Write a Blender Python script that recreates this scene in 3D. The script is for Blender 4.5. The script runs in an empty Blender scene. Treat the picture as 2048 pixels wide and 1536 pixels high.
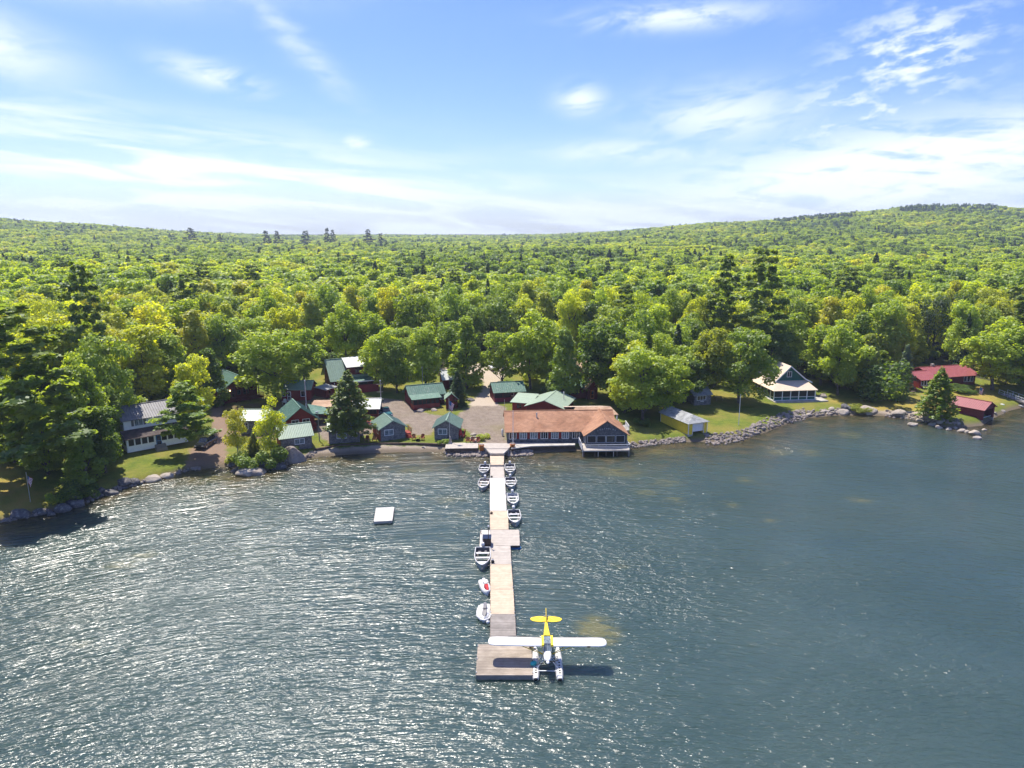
import bpy, math, random, bisect
import numpy as np
from math import sin, cos, tan, atan, atan2, radians as R, pi, sqrt
from mathutils import Vector, Matrix
random.seed(7); RS = np.random.RandomState(7)
SC = bpy.context.scene
COL = SC.collection
# ------------------------------------------------------------------ camera, world, sun, exposure
FOC = 1420.0; CAMZ = 39.0; PITCH = R(12.43)
SUN_EL = R(65); SUN_AZ = R(-31)      # azimuth measured from +Y towards +X
EXPOSURE = 1.02
cam = bpy.data.cameras.new('camera'); camo = bpy.data.objects.new('camera', cam); COL.objects.link(camo)
cam.sensor_width = 36; cam.lens = FOC / 2048 * 36; cam.clip_end = 20000; cam.clip_start = 0.5
camo.location = (0, 0, CAMZ); camo.rotation_euler = (pi / 2 - PITCH, 0, 0)
SC.camera = camo
SUND = Vector((sin(SUN_AZ) * cos(SUN_EL), cos(SUN_AZ) * cos(SUN_EL), sin(SUN_EL)))
sl = bpy.data.lights.new('sun', 'SUN'); sl.energy = 4.0; sl.angle = R(0.53); sl.color = (1.0, 0.93, 0.82)
so = bpy.data.objects.new('sun', sl); COL.objects.link(so); so.rotation_euler = SUND.to_track_quat('Z', 'Y').to_euler()
so.location = (0, 0, 120)
SC.view_settings.view_transform = 'Standard'; SC.view_settings.look = 'None'
SC.view_settings.exposure = EXPOSURE; SC.view_settings.gamma = 1; SC.view_settings.use_curve_mapping = False
SC.render.engine = 'CYCLES'
SC.cycles.max_bounces = 6; SC.cycles.diffuse_bounces = 4; SC.cycles.glossy_bounces = 2
SC.cycles.transmission_bounces = 3; SC.cycles.volume_bounces = 0; SC.cycles.transparent_max_bounces = 4
SC.cycles.use_adaptive_sampling = True; SC.cycles.adaptive_threshold = 0.02; SC.cycles.use_denoising = True; SC.cycles.sample_clamp_indirect = 4
SC.cycles.caustics_reflective = False; SC.cycles.caustics_refractive = False


class NT:
    """tiny helper round a node tree"""
    def __init__(s, tree):
        s.t = tree; s.n = tree.nodes; s.l = tree.links; s.n.clear()
    def add(s, kind, **kw):
        nd = s.n.new(kind)
        for k, v in kw.items():
            setattr(nd, k, v)
        return nd
    def put(s, sock, v):
        if hasattr(v, 'is_output') or isinstance(v, bpy.types.NodeSocket):
            s.l.new(v, sock)
        else:
            sock.default_value = v
    def m(s, op, a, b=None, c=None):
        nd = s.add('ShaderNodeMath', operation=op)
        s.put(nd.inputs[0], a)
        if b is not None: s.put(nd.inputs[1], b)
        if c is not None: s.put(nd.inputs[2], c)
        return nd.outputs[0]
    def mix(s, f, a, b, blend='MIX'):
        nd = s.add('ShaderNodeMix', data_type='RGBA', blend_type=blend)
        s.put(nd.inputs[0], f)
        s.put(nd.inputs[6], a if hasattr(a, 'is_output') else tuple(a) + (1,) * (4 - len(a)))
        s.put(nd.inputs[7], b if hasattr(b, 'is_output') else tuple(b) + (1,) * (4 - len(b)))
        return nd.outputs[2]
    def noise(s, vec, scale, detail=3, rough=0.55, dist=0.0, dims='3D'):
        nd = s.add('ShaderNodeTexNoise', noise_dimensions=dims)
        s.put(nd.inputs['Vector'], vec); nd.inputs['Scale'].default_value = scale
        nd.inputs['Detail'].default_value = detail; nd.inputs['Roughness'].default_value = rough
        nd.inputs['Distortion'].default_value = dist
        return nd.outputs[0]
    def ramp(s, f, a, b, lo=0.0, hi=1.0, smooth=True):
        nd = s.add('ShaderNodeMapRange'); nd.interpolation_type = 'SMOOTHSTEP' if smooth else 'LINEAR'
        s.put(nd.inputs[0], f); nd.inputs[1].default_value = a; nd.inputs[2].default_value = b
        nd.inputs[3].default_value = lo; nd.inputs[4].default_value = hi
        return nd.outputs[0]
    def comb(s, x, y, z):
        nd = s.add('ShaderNodeCombineXYZ'); s.put(nd.inputs[0], x); s.put(nd.inputs[1], y); s.put(nd.inputs[2], z)
        return nd.outputs[0]
    def sep(s, v):
        nd = s.add('ShaderNodeSeparateXYZ'); s.l.new(v, nd.inputs[0]); return nd.outputs
    def mapping(s, v, scale=(1, 1, 1), rot=(0, 0, 0), loc=(0, 0, 0)):
        nd = s.add('ShaderNodeMapping'); s.l.new(v, nd.inputs[0])
        nd.inputs['Scale'].default_value = scale; nd.inputs['Rotation'].default_value = rot; nd.inputs['Location'].default_value = loc
        return nd.outputs[0]


def make_world():
    w = bpy.data.worlds.new('World'); SC.world = w; w.use_nodes = True
    N = NT(w.node_tree)
    out = N.add('ShaderNodeOutputWorld'); bg = N.add('ShaderNodeBackground')
    sky = N.add('ShaderNodeTexSky', sky_type='NISHITA'); sky.sun_disc = False
    sky.sun_elevation = SUN_EL; sky.sun_rotation = SUN_AZ
    sky.altitude = 300; sky.air_density = 1.0; sky.dust_density = 0.6; sky.ozone_density = 2.5
    hs = N.add('ShaderNodeHueSaturation'); hs.inputs['Saturation'].default_value = 1.26; hs.inputs['Hue'].default_value = 0.521
    hs.inputs['Value'].default_value = 1.0
    N.l.new(sky.outputs[0], hs.inputs['Color'])
    tc = N.add('ShaderNodeTexCoord')
    x, y, z = N.sep(tc.outputs['Generated'])
    az = N.m('MULTIPLY', N.m('ARCTAN2', x, y), 57.2958)
    el = N.m('MULTIPLY', N.m('ARCSINE', z), 57.2958)
    # cloud layers live on a high plane: noise in direction space, streaked along the wind
    P1 = N.comb(N.m('MULTIPLY', az, 0.06), N.m('MULTIPLY', N.m('ADD', el, N.m('MULTIPLY', az, 0.1)), 0.5), 3.1)
    P2 = N.comb(N.m('MULTIPLY', az, 0.16), N.m('MULTIPLY', N.m('SUBTRACT', el, N.m('MULTIPLY', az, 0.16)), 0.5), 9.7)
    P3 = N.comb(N.m('MULTIPLY', az, 0.3), N.m('MULTIPLY', el, 0.85), 1.7)
    n1 = N.noise(P1, 1.6, 7, 0.58, 0.6); n2 = N.noise(P2, 1.3, 8, 0.62, 0.5); n3 = N.noise(P3, 1.0, 6, 0.6, 0.3)
    n2b = N.noise(N.comb(N.m('MULTIPLY', az, .42), N.m('MULTIPLY', N.m('SUBTRACT', el, N.m('MULTIPLY', az, 0.12)), 1.05), 4.4), 1.0, 8, 0.62, 0.15)

    def blob(a0, e0, ra, re, tilt=0.0):
        da = N.m('DIVIDE', N.m('SUBTRACT', az, a0), ra)
        de = N.m('DIVIDE', N.m('SUBTRACT', N.m('SUBTRACT', el, e0), N.m('MULTIPLY', N.m('SUBTRACT', az, a0), tilt)), re)
        r2 = N.m('ADD', N.m('MULTIPLY', da, da), N.m('MULTIPLY', de, de))
        return N.m('POWER', 2.718, N.m('MULTIPLY', r2, -1.0))
    mx = lambda a, b: N.m('MAXIMUM', a, b)
    # low bank: top edge height varies with azimuth
    lowL = blob(-19, 2.6, 23, 3.3, -0.1)
    low0 = N.m('MULTIPLY', blob(0, 0.3, 70, 2.7), .85)
    lowR = blob(27, 3.6, 15, 2.9, 0.13)
    strk = N.ramp(n1, 0.38, 0.62)
    bank = N.m('MULTIPLY', mx(lowL, low0), N.m('ADD', 0.2, N.m('MULTIPLY', strk, 1.15)))
    bankR = N.m('MULTIPLY', lowR, N.ramp(N.m('ADD', N.m('MULTIPLY', n1, .5), N.m('MULTIPLY', n2, .5)), 0.38, 0.54, 0.1, 1.4))
    puff = N.m('MULTIPLY', mx(blob(27.5, 11.0, 4.2, 3.0, 0.1), N.m('MULTIPLY', blob(24.5, 7.5, 5.5, 2.6), 0.75)), N.ramp(n2b, 0.44, 0.66, 0, 1.0))
    veil = N.m('MULTIPLY', mx(blob(15.5, 8.0, 6.0, 2.0), blob(9.5, 5.6, 7.5, 0.9)), N.ramp(n2, 0.32, 0.62, 0.1, 0.75))
    bits = N.m('MULTIPLY', mx(mx(blob(5.2, 9.3, 1.7, 1.0), blob(-11.8, 6.2, 1.0, .5)), mx(blob(-21.5, 10.3, 3.0, .8, -.2), blob(12, 14.6, 6, .8))), N.ramp(n2, 0.34, 0.6, 0.0, 0.85))
    topl = N.m('MULTIPLY', mx(blob(-29, 16.4, 12, 1.8, 0.03), blob(-36, 11.4, 5.5, 1.9, -0.25)), N.ramp(n3, 0.25, 0.6, 0.4, 0.95))
    wisp = N.m('MULTIPLY', blob(-16, 13.0, 4.0, 1.3, -0.9), N.ramp(n3, 0.3, 0.7, 0.05, 0.5))
    left = N.m('MULTIPLY', blob(-34, 7.4, 9, 1.7, -0.1), N.ramp(n1, 0.34, 0.62, 0.1, 0.8))
    # thin haze everywhere, cirrus overhead
    over = N.m('MULTIPLY', N.ramp(el, 18, 40), N.ramp(n3, 0.45, 0.75, 0, 0.5))
    c = N.m('ADD', mx(mx(bank, bankR), mx(mx(puff, veil), mx(bits, mx(topl, mx(wisp, left))))), over)
    c = N.m('MULTIPLY', N.m('MINIMUM', c, 1.0), N.ramp(el, -2, 0.2))
    t = N.ramp(el, 0, 15, 0, 1, False)
    base = N.mix(1.0, hs.outputs[0], N.mix(t, (.56, .61, .85), (.82, .86, .97)), 'MULTIPLY')
    cl = N.mix(c, base, (5.2, 5.6, 6.5))
    N.l.new(cl, bg.inputs[0]); bg.inputs[1].default_value = 0.105
    N.l.new(bg.outputs[0], out.inputs[0])
make_world()

# ------------------------------------------------------------------ projection helpers: a pixel of the survey photo -> a place on the ground
def ray(px, py):
    u = (px - 1024) / FOC; v = (768 - py) / FOC
    return (u, cos(PITCH) + v * sin(PITCH), -sin(PITCH) + v * cos(PITCH))
def P(px, py, z=0.0):
    d = ray(px, py); t = (z - CAMZ) / d[2]
    return (d[0] * t, d[1] * t, z)
def project(x, y, z):
    dz = z - CAMZ
    w = y * cos(PITCH) - dz * sin(PITCH); v = y * sin(PITCH) + dz * cos(PITCH)
    return 1024 + FOC * x / w, 768 - FOC * v / w
SHORE = [(-300, 1150), (-60, 1062), (0, 1046), (60, 1034), (120, 1020), (165, 1003), (215, 988), (270, 972), (320, 958), (352, 948), (385, 941), (455, 934), (500, 950), (560, 936),
         (600, 922), (640, 914), (730, 908), (800, 905), (880, 905), (985, 913), (1010, 913), (1060, 907), (1148, 903), (1250, 899), (1330, 886), (1420, 884), (1480, 882),
         (1530, 866), (1600, 838), (1680, 831), (1760, 832), (1850, 842), (1900, 858), (1965, 852), (1990, 836), (2020, 822), (2060, 812), (2200, 800), (2500, 790)]
_sx, _sy = zip(*[(P(a, b)[0], P(a, b)[1]) for a, b in SHORE])
_sx = np.array((-1200, -220) + _sx + (260, 1200)); _sy = np.array((-200, 10) + _sy + (230, 500))
def shore(x): return np.interp(x, _sx, _sy)
_ps = [-60, -25, -8, -3, 0, 1.0, 2.4, 6, 14, 30, 60, 100, 200, 400, 1000, 4000]
_pz = [-5, -3.2, -1.5, -.7, -.12, .45, .95, 1.15, 1.45, 2.4, 4.6, 5.2, 5.0, 4.2, 0.5, 0]
_hu = [-1.2, -.85, -.722, -.64, -.56, -.48, -.40, -.3, -.1, 0.03, .14, .264, .33, .39, .45, .51, .545, .65, .69, .722, .85, 1.2]
_he = [450, 440, 437, 444, 452, 463, 472, 480, 481, 478, 466, 449, 444, 436, 429, 423, 415, 413, 418, 420, 430, 450]
def hz(x, y):
    x = np.asarray(x, float); y = np.asarray(y, float)
    s = y - shore(x)
    z = np.interp(s, _ps, _pz)
    u = x / np.maximum(y, 20)
    D = y
    py = np.interp(u, _hu, _he)
    ang = np.arctan((768 - py) / FOC) - PITCH
    Dr = 1500.0
    zr = CAMZ + Dr * np.tan(ang) - 15.0
    add = np.maximum(zr - .4, 0)
    t = np.clip((D - 520) / (Dr - 520), 0, 1)
    t2 = np.clip((D - Dr) / 2500, 0, 1)
    z = z + add * (t * t * (3 - 2 * t) * (1 - t2 * .6))
    w = np.clip((s - 60) / 120, 0, 1)
    z = z + w * (1.6 * np.sin(x * .013 + 1) * np.cos(y * .011) + .8 * np.sin(x * .031 + y * .023))
    n = np.clip((s - 4) / 10, 0, 1) * .12
    return z + n * np.sin(x * .31 + 2 * np.sin(y * .17)) * np.cos(y * .27)
def H(x, y): return float(hz(x, y))
def G(px, py):
    d = ray(px, py); lo = 20.0; 
    t = lo; prev = lo
    while t < 3000:
        x, y, z = d[0] * t, d[1] * t, CAMZ + d[2] * t
        if z <= max(H(x, y), -0.0): break
        prev = t; t += max(0.5, t * .01)
    a, b = prev, t
    for _ in range(18):
        m = (a + b) / 2
        x, y, z = d[0] * m, d[1] * m, CAMZ + d[2] * m
        if z <= max(H(x, y), 0): b = m
        else: a = m
    return (d[0] * b, d[1] * b, CAMZ + d[2] * b)

# ------------------------------------------------------------------ tags and mesh helpers
def tag(o, label=None, cat=None, group=None, kind=None):
    if label: o['label'] = label
    if cat: o['category'] = cat
    if group: o['group'] = group
    if kind: o['kind'] = kind
    return o
def empty(name, loc=(0, 0, 0), rz=0.0, label=None, cat=None, group=None):
    o = bpy.data.objects.new(name, None); COL.objects.link(o); o.location = loc; o.rotation_euler = (0, 0, rz)
    return tag(o, label, cat, group)
def mesh_np(name, verts, faces, mat=None, tones=None, nper=4, smooth=False):
    """faces: (n,nper) int array"""
    me = bpy.data.meshes.new(name); verts = np.asarray(verts, np.float32); faces = np.asarray(faces, np.int32)
    me.vertices.add(len(verts)); me.vertices.foreach_set('co', verts.ravel())
    me.loops.add(faces.size); me.loops.foreach_set('vertex_index', faces.ravel())
    me.polygons.add(len(faces)); me.polygons.foreach_set('loop_start', np.arange(0, faces.size, nper, dtype=np.int32))
    me.polygons.foreach_set('loop_total', np.full(len(faces), nper, np.int32))
    if smooth: me.polygons.foreach_set('use_smooth', np.ones(len(faces), bool))
    me.update(calc_edges=True)
    if tones is not None:
        a = me.attributes.new('tone', 'FLOAT', 'FACE'); a.data.foreach_set('value', np.asarray(tones, np.float32))
    if mat: me.materials.append(mat)
    return me
def obj(name, me, parent=None, loc=None):
    o = bpy.data.objects.new(name, me); COL.objects.link(o)
    if parent: o.parent = parent
    if loc is not None: o.location = loc
    return o
def copy_tree(o, parent=None):
    kids = [c for c in ALLKIDS.get(o.name, [])]
    c = o.copy(); COL.objects.link(c); c.parent = parent
    for k in kids: copy_tree(k, c)
    return c
ALLKIDS = {}
def kids_of(o):
    return [c for c in bpy.data.objects if c.parent == o]
def reg(o):
    ks = kids_of(o); ALLKIDS[o.name] = ks
    for k in ks: reg(k)
    return o
class MB:
    """collects boxes, slabs, tubes and lofts into one mesh"""
    def __init__(s): s.v = []; s.f = []; s.t = []; s.tone = .5
    def add(s, vs, fs):
        b = len(s.v); s.v += [tuple(p) for p in vs]; s.f += [tuple(i + b for i in f) for f in fs]; s.t += [s.tone] * len(fs); return s
    def box(s, x0, x1, y0, y1, z0, z1, M=None):
        vs = [Vector(p) for p in ((x0, y0, z0), (x1, y0, z0), (x1, y1, z0), (x0, y1, z0), (x0, y0, z1), (x1, y0, z1), (x1, y1, z1), (x0, y1, z1))]
        if M: vs = [M @ p for p in vs]
        return s.add(vs, [(0, 3, 2, 1), (4, 5, 6, 7), (0, 1, 5, 4), (1, 2, 6, 5), (2, 3, 7, 6), (3, 0, 4, 7)])
    def slab(s, pts, t):
        """planar polygon, thickened by t against its normal"""
        p = [Vector(q) for q in pts]; n = Vector((0, 0, 0))
        for i in range(len(p)): n += p[i].cross(p[(i + 1) % len(p)])
        n.normalize()
        if n.z < 0: p.reverse(); n = -n
        k = len(p)
        return s.add(p + [q - n * t for q in p], [tuple(range(k)), tuple(range(2 * k - 1, k - 1, -1))] + [(i, i + k, (i + 1) % k + k, (i + 1) % k) for i in range(k)])
    def prism(s, pts, vec):
        p = [Vector(q) for q in pts]; v = Vector(vec); k = len(p)
        return s.add(p + [q + v for q in p], [tuple(range(k)), tuple(range(2 * k - 1, k - 1, -1))] + [(i, i + k, (i + 1) % k + k, (i + 1) % k) for i in range(k)])
    def tube(s, pts, rad, n=8, cap=True):
        P_ = [Vector(p) for p in pts]; rad = rad if hasattr(rad, '__len__') else [rad] * len(P_)
        vs = []; fs = []
        for i, p in enumerate(P_):
            d = (P_[min(i + 1, len(P_) - 1)] - P_[max(i - 1, 0)]).normalized()
            a = d.cross(Vector((0, 0, 1)) if abs(d.z) < .9 else Vector((1, 0, 0))).normalized(); b = d.cross(a)
            for k in range(n):
                th = 2 * pi * k / n; vs.append(p + (a * cos(th) + b * sin(th)) * rad[i])
        for i in range(len(P_) - 1):
            for k in range(n):
                fs.append((i * n + k, i * n + (k + 1) % n, (i + 1) * n + (k + 1) % n, (i + 1) * n + k))
        if cap: fs += [tuple(range(n)), tuple(range((len(P_)) * n - 1, (len(P_) - 1) * n - 1, -1))]
        return s.add(vs, fs)
    def loft(s, rings, closed=True, cap=True):
        n = len(rings[0]); vs = [q for r in rings for q in r]; fs = []
        for i in range(len(rings) - 1):
            for k in range(n if closed else n - 1):
                fs.append((i * n + k, i * n + (k + 1) % n, (i + 1) * n + (k + 1) % n, (i + 1) * n + k))
        if cap: fs += [tuple(range(n)), tuple(range(len(rings) * n - 1, (len(rings) - 1) * n - 1, -1))]
        return s.add(vs, fs)
    def sphere(s, c, r, n=8, m=6, sc=(1, 1, 1)):
        rings = []
        for i in range(m + 1):
            th = pi * (i + .001) / (m + .002)
            rings.append([(c[0] + r * sc[0] * sin(th) * cos(2 * pi * k / n), c[1] + r * sc[1] * sin(th) * sin(2 * pi * k / n), c[2] + r * sc[2] * cos(th)) for k in range(n)])
        return s.loft(rings)
    def build(s, name, mat, parent=None, smooth=False, loc=None):
        me = bpy.data.meshes.new(name); me.from_pydata(s.v, [], s.f); me.update()
        a = me.attributes.new('tone', 'FLOAT', 'FACE'); a.data.foreach_set('value', s.t)
        import bmesh as _b
        bm = _b.new(); bm.from_mesh(me); _b.ops.recalc_face_normals(bm, faces=bm.faces); bm.to_mesh(me); bm.free()
        if smooth:
            for p in me.polygons: p.use_smooth = True
        me.materials.append(mat)
        return obj(name, me, parent, loc)

# ------------------------------------------------------------------ materials
MATS = {}
def mat(name, col, rough=.7, var=.12, scale=1.5, bump=0.0, bscale=6, metal=0.0, tone=0.0, fn=None, spec=.35):
    if name in MATS: return MATS[name]
    m = bpy.data.materials.new(name); m.use_nodes = True; N = NT(m.node_tree)
    out = N.add('ShaderNodeOutputMaterial'); b = N.add('ShaderNodeBsdfPrincipled')
    tc = N.add('ShaderNodeTexCoord').outputs['Object']
    n = N.noise(tc, scale, 5, .6)
    c = N.mix(N.ramp(n, .3, .7), tuple(x * (1 - var) for x in col), tuple(min(1, x * (1 + var)) for x in col))
    if tone:
        at = N.add('ShaderNodeAttribute', attribute_name='tone').outputs['Fac']
        c = N.mix(at, c, N.mix(1.0, c, (1 - tone,) * 3, 'MULTIPLY'))
    if fn: c = fn(N, tc, c, b)
    N.put(b.inputs['Base Color'], c); b.inputs['Roughness'].default_value = rough; b.inputs['Metallic'].default_value = metal
    b.inputs['Specular IOR Level'].default_value = spec
    if bump:
        bp = N.add('ShaderNodeBump'); bp.inputs['Distance'].default_value = bump
        N.l.new(N.noise(tc, bscale, 5, .6), bp.inputs['Height']); N.l.new(bp.outputs[0], b.inputs['Normal'])
    N.l.new(b.outputs[0], out.inputs[0]); MATS[name] = m
    return m
def clap(N, tc, c, b, per=.2, dark=.55, axis=2):
    v = N.sep(tc)[axis]
    f = N.m('FRACT', N.m('DIVIDE', v, per))
    return N.mix(N.ramp(f, .0, .18, 0, 1), tuple([0, 0, 0]), c) if False else N.mix(N.ramp(f, 0, .2, dark, 0), c, N.mix(1.0, c, (.45, .45, .45), 'MULTIPLY'))
def shingle(N, tc, c, b):
    x, y, z = N.sep(tc)
    row = N.m('FLOOR', N.m('DIVIDE', z, .16)); xs = N.m('FLOOR', N.m('ADD', N.m('DIVIDE', N.m('ADD', x, y), .22), N.m('MULTIPLY', row, .37)))
    wn = N.add('ShaderNodeTexWhiteNoise', noise_dimensions='2D'); N.l.new(N.comb(xs, row, 0), wn.inputs['Vector'])
    return N.mix(wn.outputs['Value'], N.mix(1.0, c, (.62, .62, .64), 'MULTIPLY'), N.mix(1.0, c, (1.35, 1.32, 1.28), 'MULTIPLY'))
def asphalt_sh(N, tc, c, b):
    x, y, z = N.sep(tc)
    row = N.m('FLOOR', N.m('DIVIDE', y, .3)); xs = N.m('FLOOR', N.m('ADD', N.m('DIVIDE', x, .6), N.m('MULTIPLY', row, .4)))
    wn = N.add('ShaderNodeTexWhiteNoise', noise_dimensions='2D'); N.l.new(N.comb(xs, row, 0), wn.inputs['Vector'])
    big = N.noise(tc, .35, 4, .6)
    c = N.mix(N.ramp(big, .35, .7), c, N.mix(1.0, c, (.72, .66, .62), 'MULTIPLY'))
    return N.mix(wn.outputs['Value'], N.mix(1.0, c, (.86, .86, .86), 'MULTIPLY'), N.mix(1.0, c, (1.1, 1.1, 1.1), 'MULTIPLY'))
def weather(N, tc, c, b):
    n = N.noise(tc, 2.2, 7, .7)
    return N.mix(N.ramp(n, .5, .68, 0, .45), c, (.30, .33, .28))
def lichen(N, tc, c, b):
    n = N.noise(tc, 3.2, 6, .7); n2 = N.noise(tc, 9, 4, .6)
    c = N.mix(N.ramp(n, .52, .64, 0, .55), c, (.32, .30, .26))
    return N.mix(N.ramp(n2, .58, .7, 0, .5), c, (.07, .07, .06))
def plank(N, tc, c, b):
    n = N.noise(N.mapping(tc, (1.2, 9, 4)), 1.0, 5, .65)
    return N.mix(N.ramp(n, .35, .7, 0, .45), c, N.mix(1.0, c, (.55, .5, .45), 'MULTIPLY'))
def M_(k):
    T = {
        'gray_shingle': dict(col=(.17, .165, .165), rough=.9, fn=shingle, var=.2),
        'dark_shingle': dict(col=(.105, .11, .115), rough=.9, fn=shingle, var=.2),
        'red_wall': dict(col=(.21, .022, .018), rough=.75, fn=clap),
        'dark_red': dict(col=(.12, .014, .013), rough=.8, fn=clap),
        'red_deck': dict(col=(.33, .055, .035), rough=.75, tone=.3),
        'white_wall': dict(col=(.86, .87, .88), rough=.6, fn=clap, var=.04),
        'white_trim': dict(col=(.8, .8, .78), rough=.5, var=.03),
        'gray_trim': dict(col=(.5, .52, .53), rough=.7, var=.08),
        'green_metal': dict(col=(.19, .275, .205), rough=.42, var=.08, spec=.5),
        'green_old': dict(col=(.065, .15, .11), rough=.6, fn=weather, spec=.4),
        'pale_green': dict(col=(.27, .345, .265), rough=.45, var=.07, spec=.5),
        'pale_metal': dict(col=(.52, .54, .49), rough=.42, var=.08, spec=.5),
        'gray_metal': dict(col=(.16, .155, .16), rough=.5, var=.2, scale=.7),
        'brown_roof': dict(col=(.07, .052, .05), rough=.8, fn=asphalt_sh, var=.25),
        'orange_roof': dict(col=(.345, .185, .108), rough=.9, fn=asphalt_sh, var=.08),
        'tan_roof': dict(col=(.42, .29, .2), rough=.9, fn=asphalt_sh, var=.1),
        'cream_roof': dict(col=(.62, .5, .38), rough=.6, var=.06),
        'weather_roof': dict(col=(.25, .26, .26), rough=.8, fn=weather, var=.3, scale=1.1),
        'red_roof': dict(col=(.25, .05, .053), rough=.45, var=.07, spec=.5),
        'red_siding': dict(col=(.28, .03, .028), rough=.7, fn=clap),
        'maroon': dict(col=(.17, .022, .04), rough=.7, fn=clap),
        'green_wall': dict(col=(.018, .11, .085), rough=.7, fn=clap),
        'tan_wall': dict(col=(.3, .23, .15), rough=.8, fn=clap),
        'yellow_wall': dict(col=(.88, .64, .05), rough=.6, fn=clap, var=.05),
        'concrete': dict(col=(.38, .36, .32), rough=.9, var=.2, scale=.8, bump=.01),
        'deck_gray': dict(col=(.33, .30, .27), rough=.85, tone=.35, fn=plank),
        'deck_pale': dict(col=(.50, .455, .395), rough=.8, tone=.14, fn=plank, var=.06),
        'deck_tan': dict(col=(.60, .49, .36), rough=.8, tone=.14, fn=plank, var=.08),
        'deck_old': dict(col=(.42, .36, .29), rough=.9, tone=.3, fn=plank, var=.2, scale=.6),
        'deck_white': dict(col=(.62, .59, .54), rough=.7, tone=.08, var=.05),
        'wood_dark': dict(col=(.10, .07, .05), rough=.9, var=.3),
        'wood_post': dict(col=(.30, .27, .24), rough=.9, var=.2),
        'orange_wood': dict(col=(.5, .17, .035), rough=.7, tone=.2),
        'adirondack': dict(col=(.3, .09, .04), rough=.7, tone=.3),
        'glass': dict(col=(.015, .02, .025), rough=.08, var=.3, spec=.6),
        'glass_pale': dict(col=(.16, .2, .22), rough=.15, var=.5, spec=.6, scale=3),
        'screen': dict(col=(.012, .014, .016), rough=.5, var=.4),
        'dark': dict(col=(.01, .01, .012), rough=.8, var=.3),
        'black_rubber': dict(col=(.015, .015, .016), rough=.6, var=.2),
        'steel': dict(col=(.55, .56, .57), rough=.35, metal=.6, var=.08),
        'alum': dict(col=(.40, .41, .41), rough=.38, metal=.35, var=.1, scale=2),
        'alum_in': dict(col=(.36, .36, .34), rough=.6, metal=.2, var=.15, scale=3),
        'boat_white': dict(col=(.66, .655, .63), rough=.3, var=.03, spec=.5),
        'boat_floor': dict(col=(.16, .15, .145), rough=.8, var=.15, scale=4),
        'white_paint': dict(col=(.84, .83, .78), rough=.3, var=.02, spec=.5),
        'yellow_paint': dict(col=(.85, .62, .03), rough=.3, var=.04, spec=.5),
        'float_metal': dict(col=(.62, .61, .58), rough=.45, metal=.25, var=.12, scale=1.5),
        'car_black': dict(col=(.012, .014, .02), rough=.15, var=.1, spec=.7),
        'car_teal': dict(col=(.03, .12, .14), rough=.2, var=.1, spec=.7),
        'car_white': dict(col=(.75, .76, .77), rough=.25, var=.03, spec=.6),
        'boulder': dict(col=(.105, .10, .10), rough=.9, fn=lichen, var=.25, bump=.05, bscale=4),
        'riprap': dict(col=(.235, .20, .175), rough=.9, fn=lichen, var=.35, scale=.5, bump=.04, bscale=5),
        'pale_rock': dict(col=(.37, .32, .265), rough=.9, fn=lichen, var=.25, scale=.6, bump=.04, bscale=5),
        'teal_plastic': dict(col=(.03, .4, .42), rough=.4, var=.05),
        'blue_plastic': dict(col=(.02, .12, .3), rough=.45, var=.1),
        'red_cloth': dict(col=(.45, .03, .035), rough=.8, var=.1),
        'yellow_chair': dict(col=(.8, .75, .3), rough=.6, var=.04),
        'pale_chair': dict(col=(.78, .8, .72), rough=.6, var=.04),
        'green_chair': dict(col=(.06, .2, .1), rough=.6, var=.1),
        'bark': dict(col=(.13, .105, .085), rough=.95, var=.35, scale=4, bump=.03),
        'birch_bark': dict(col=(.45, .42, .38), rough=.9, var=.3, scale=5),
        'tan_cushion': dict(col=(.5, .42, .33), rough=.8, var=.1),
    }
    return mat(k, **T[k]) if k not in MATS else MATS[k]

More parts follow.
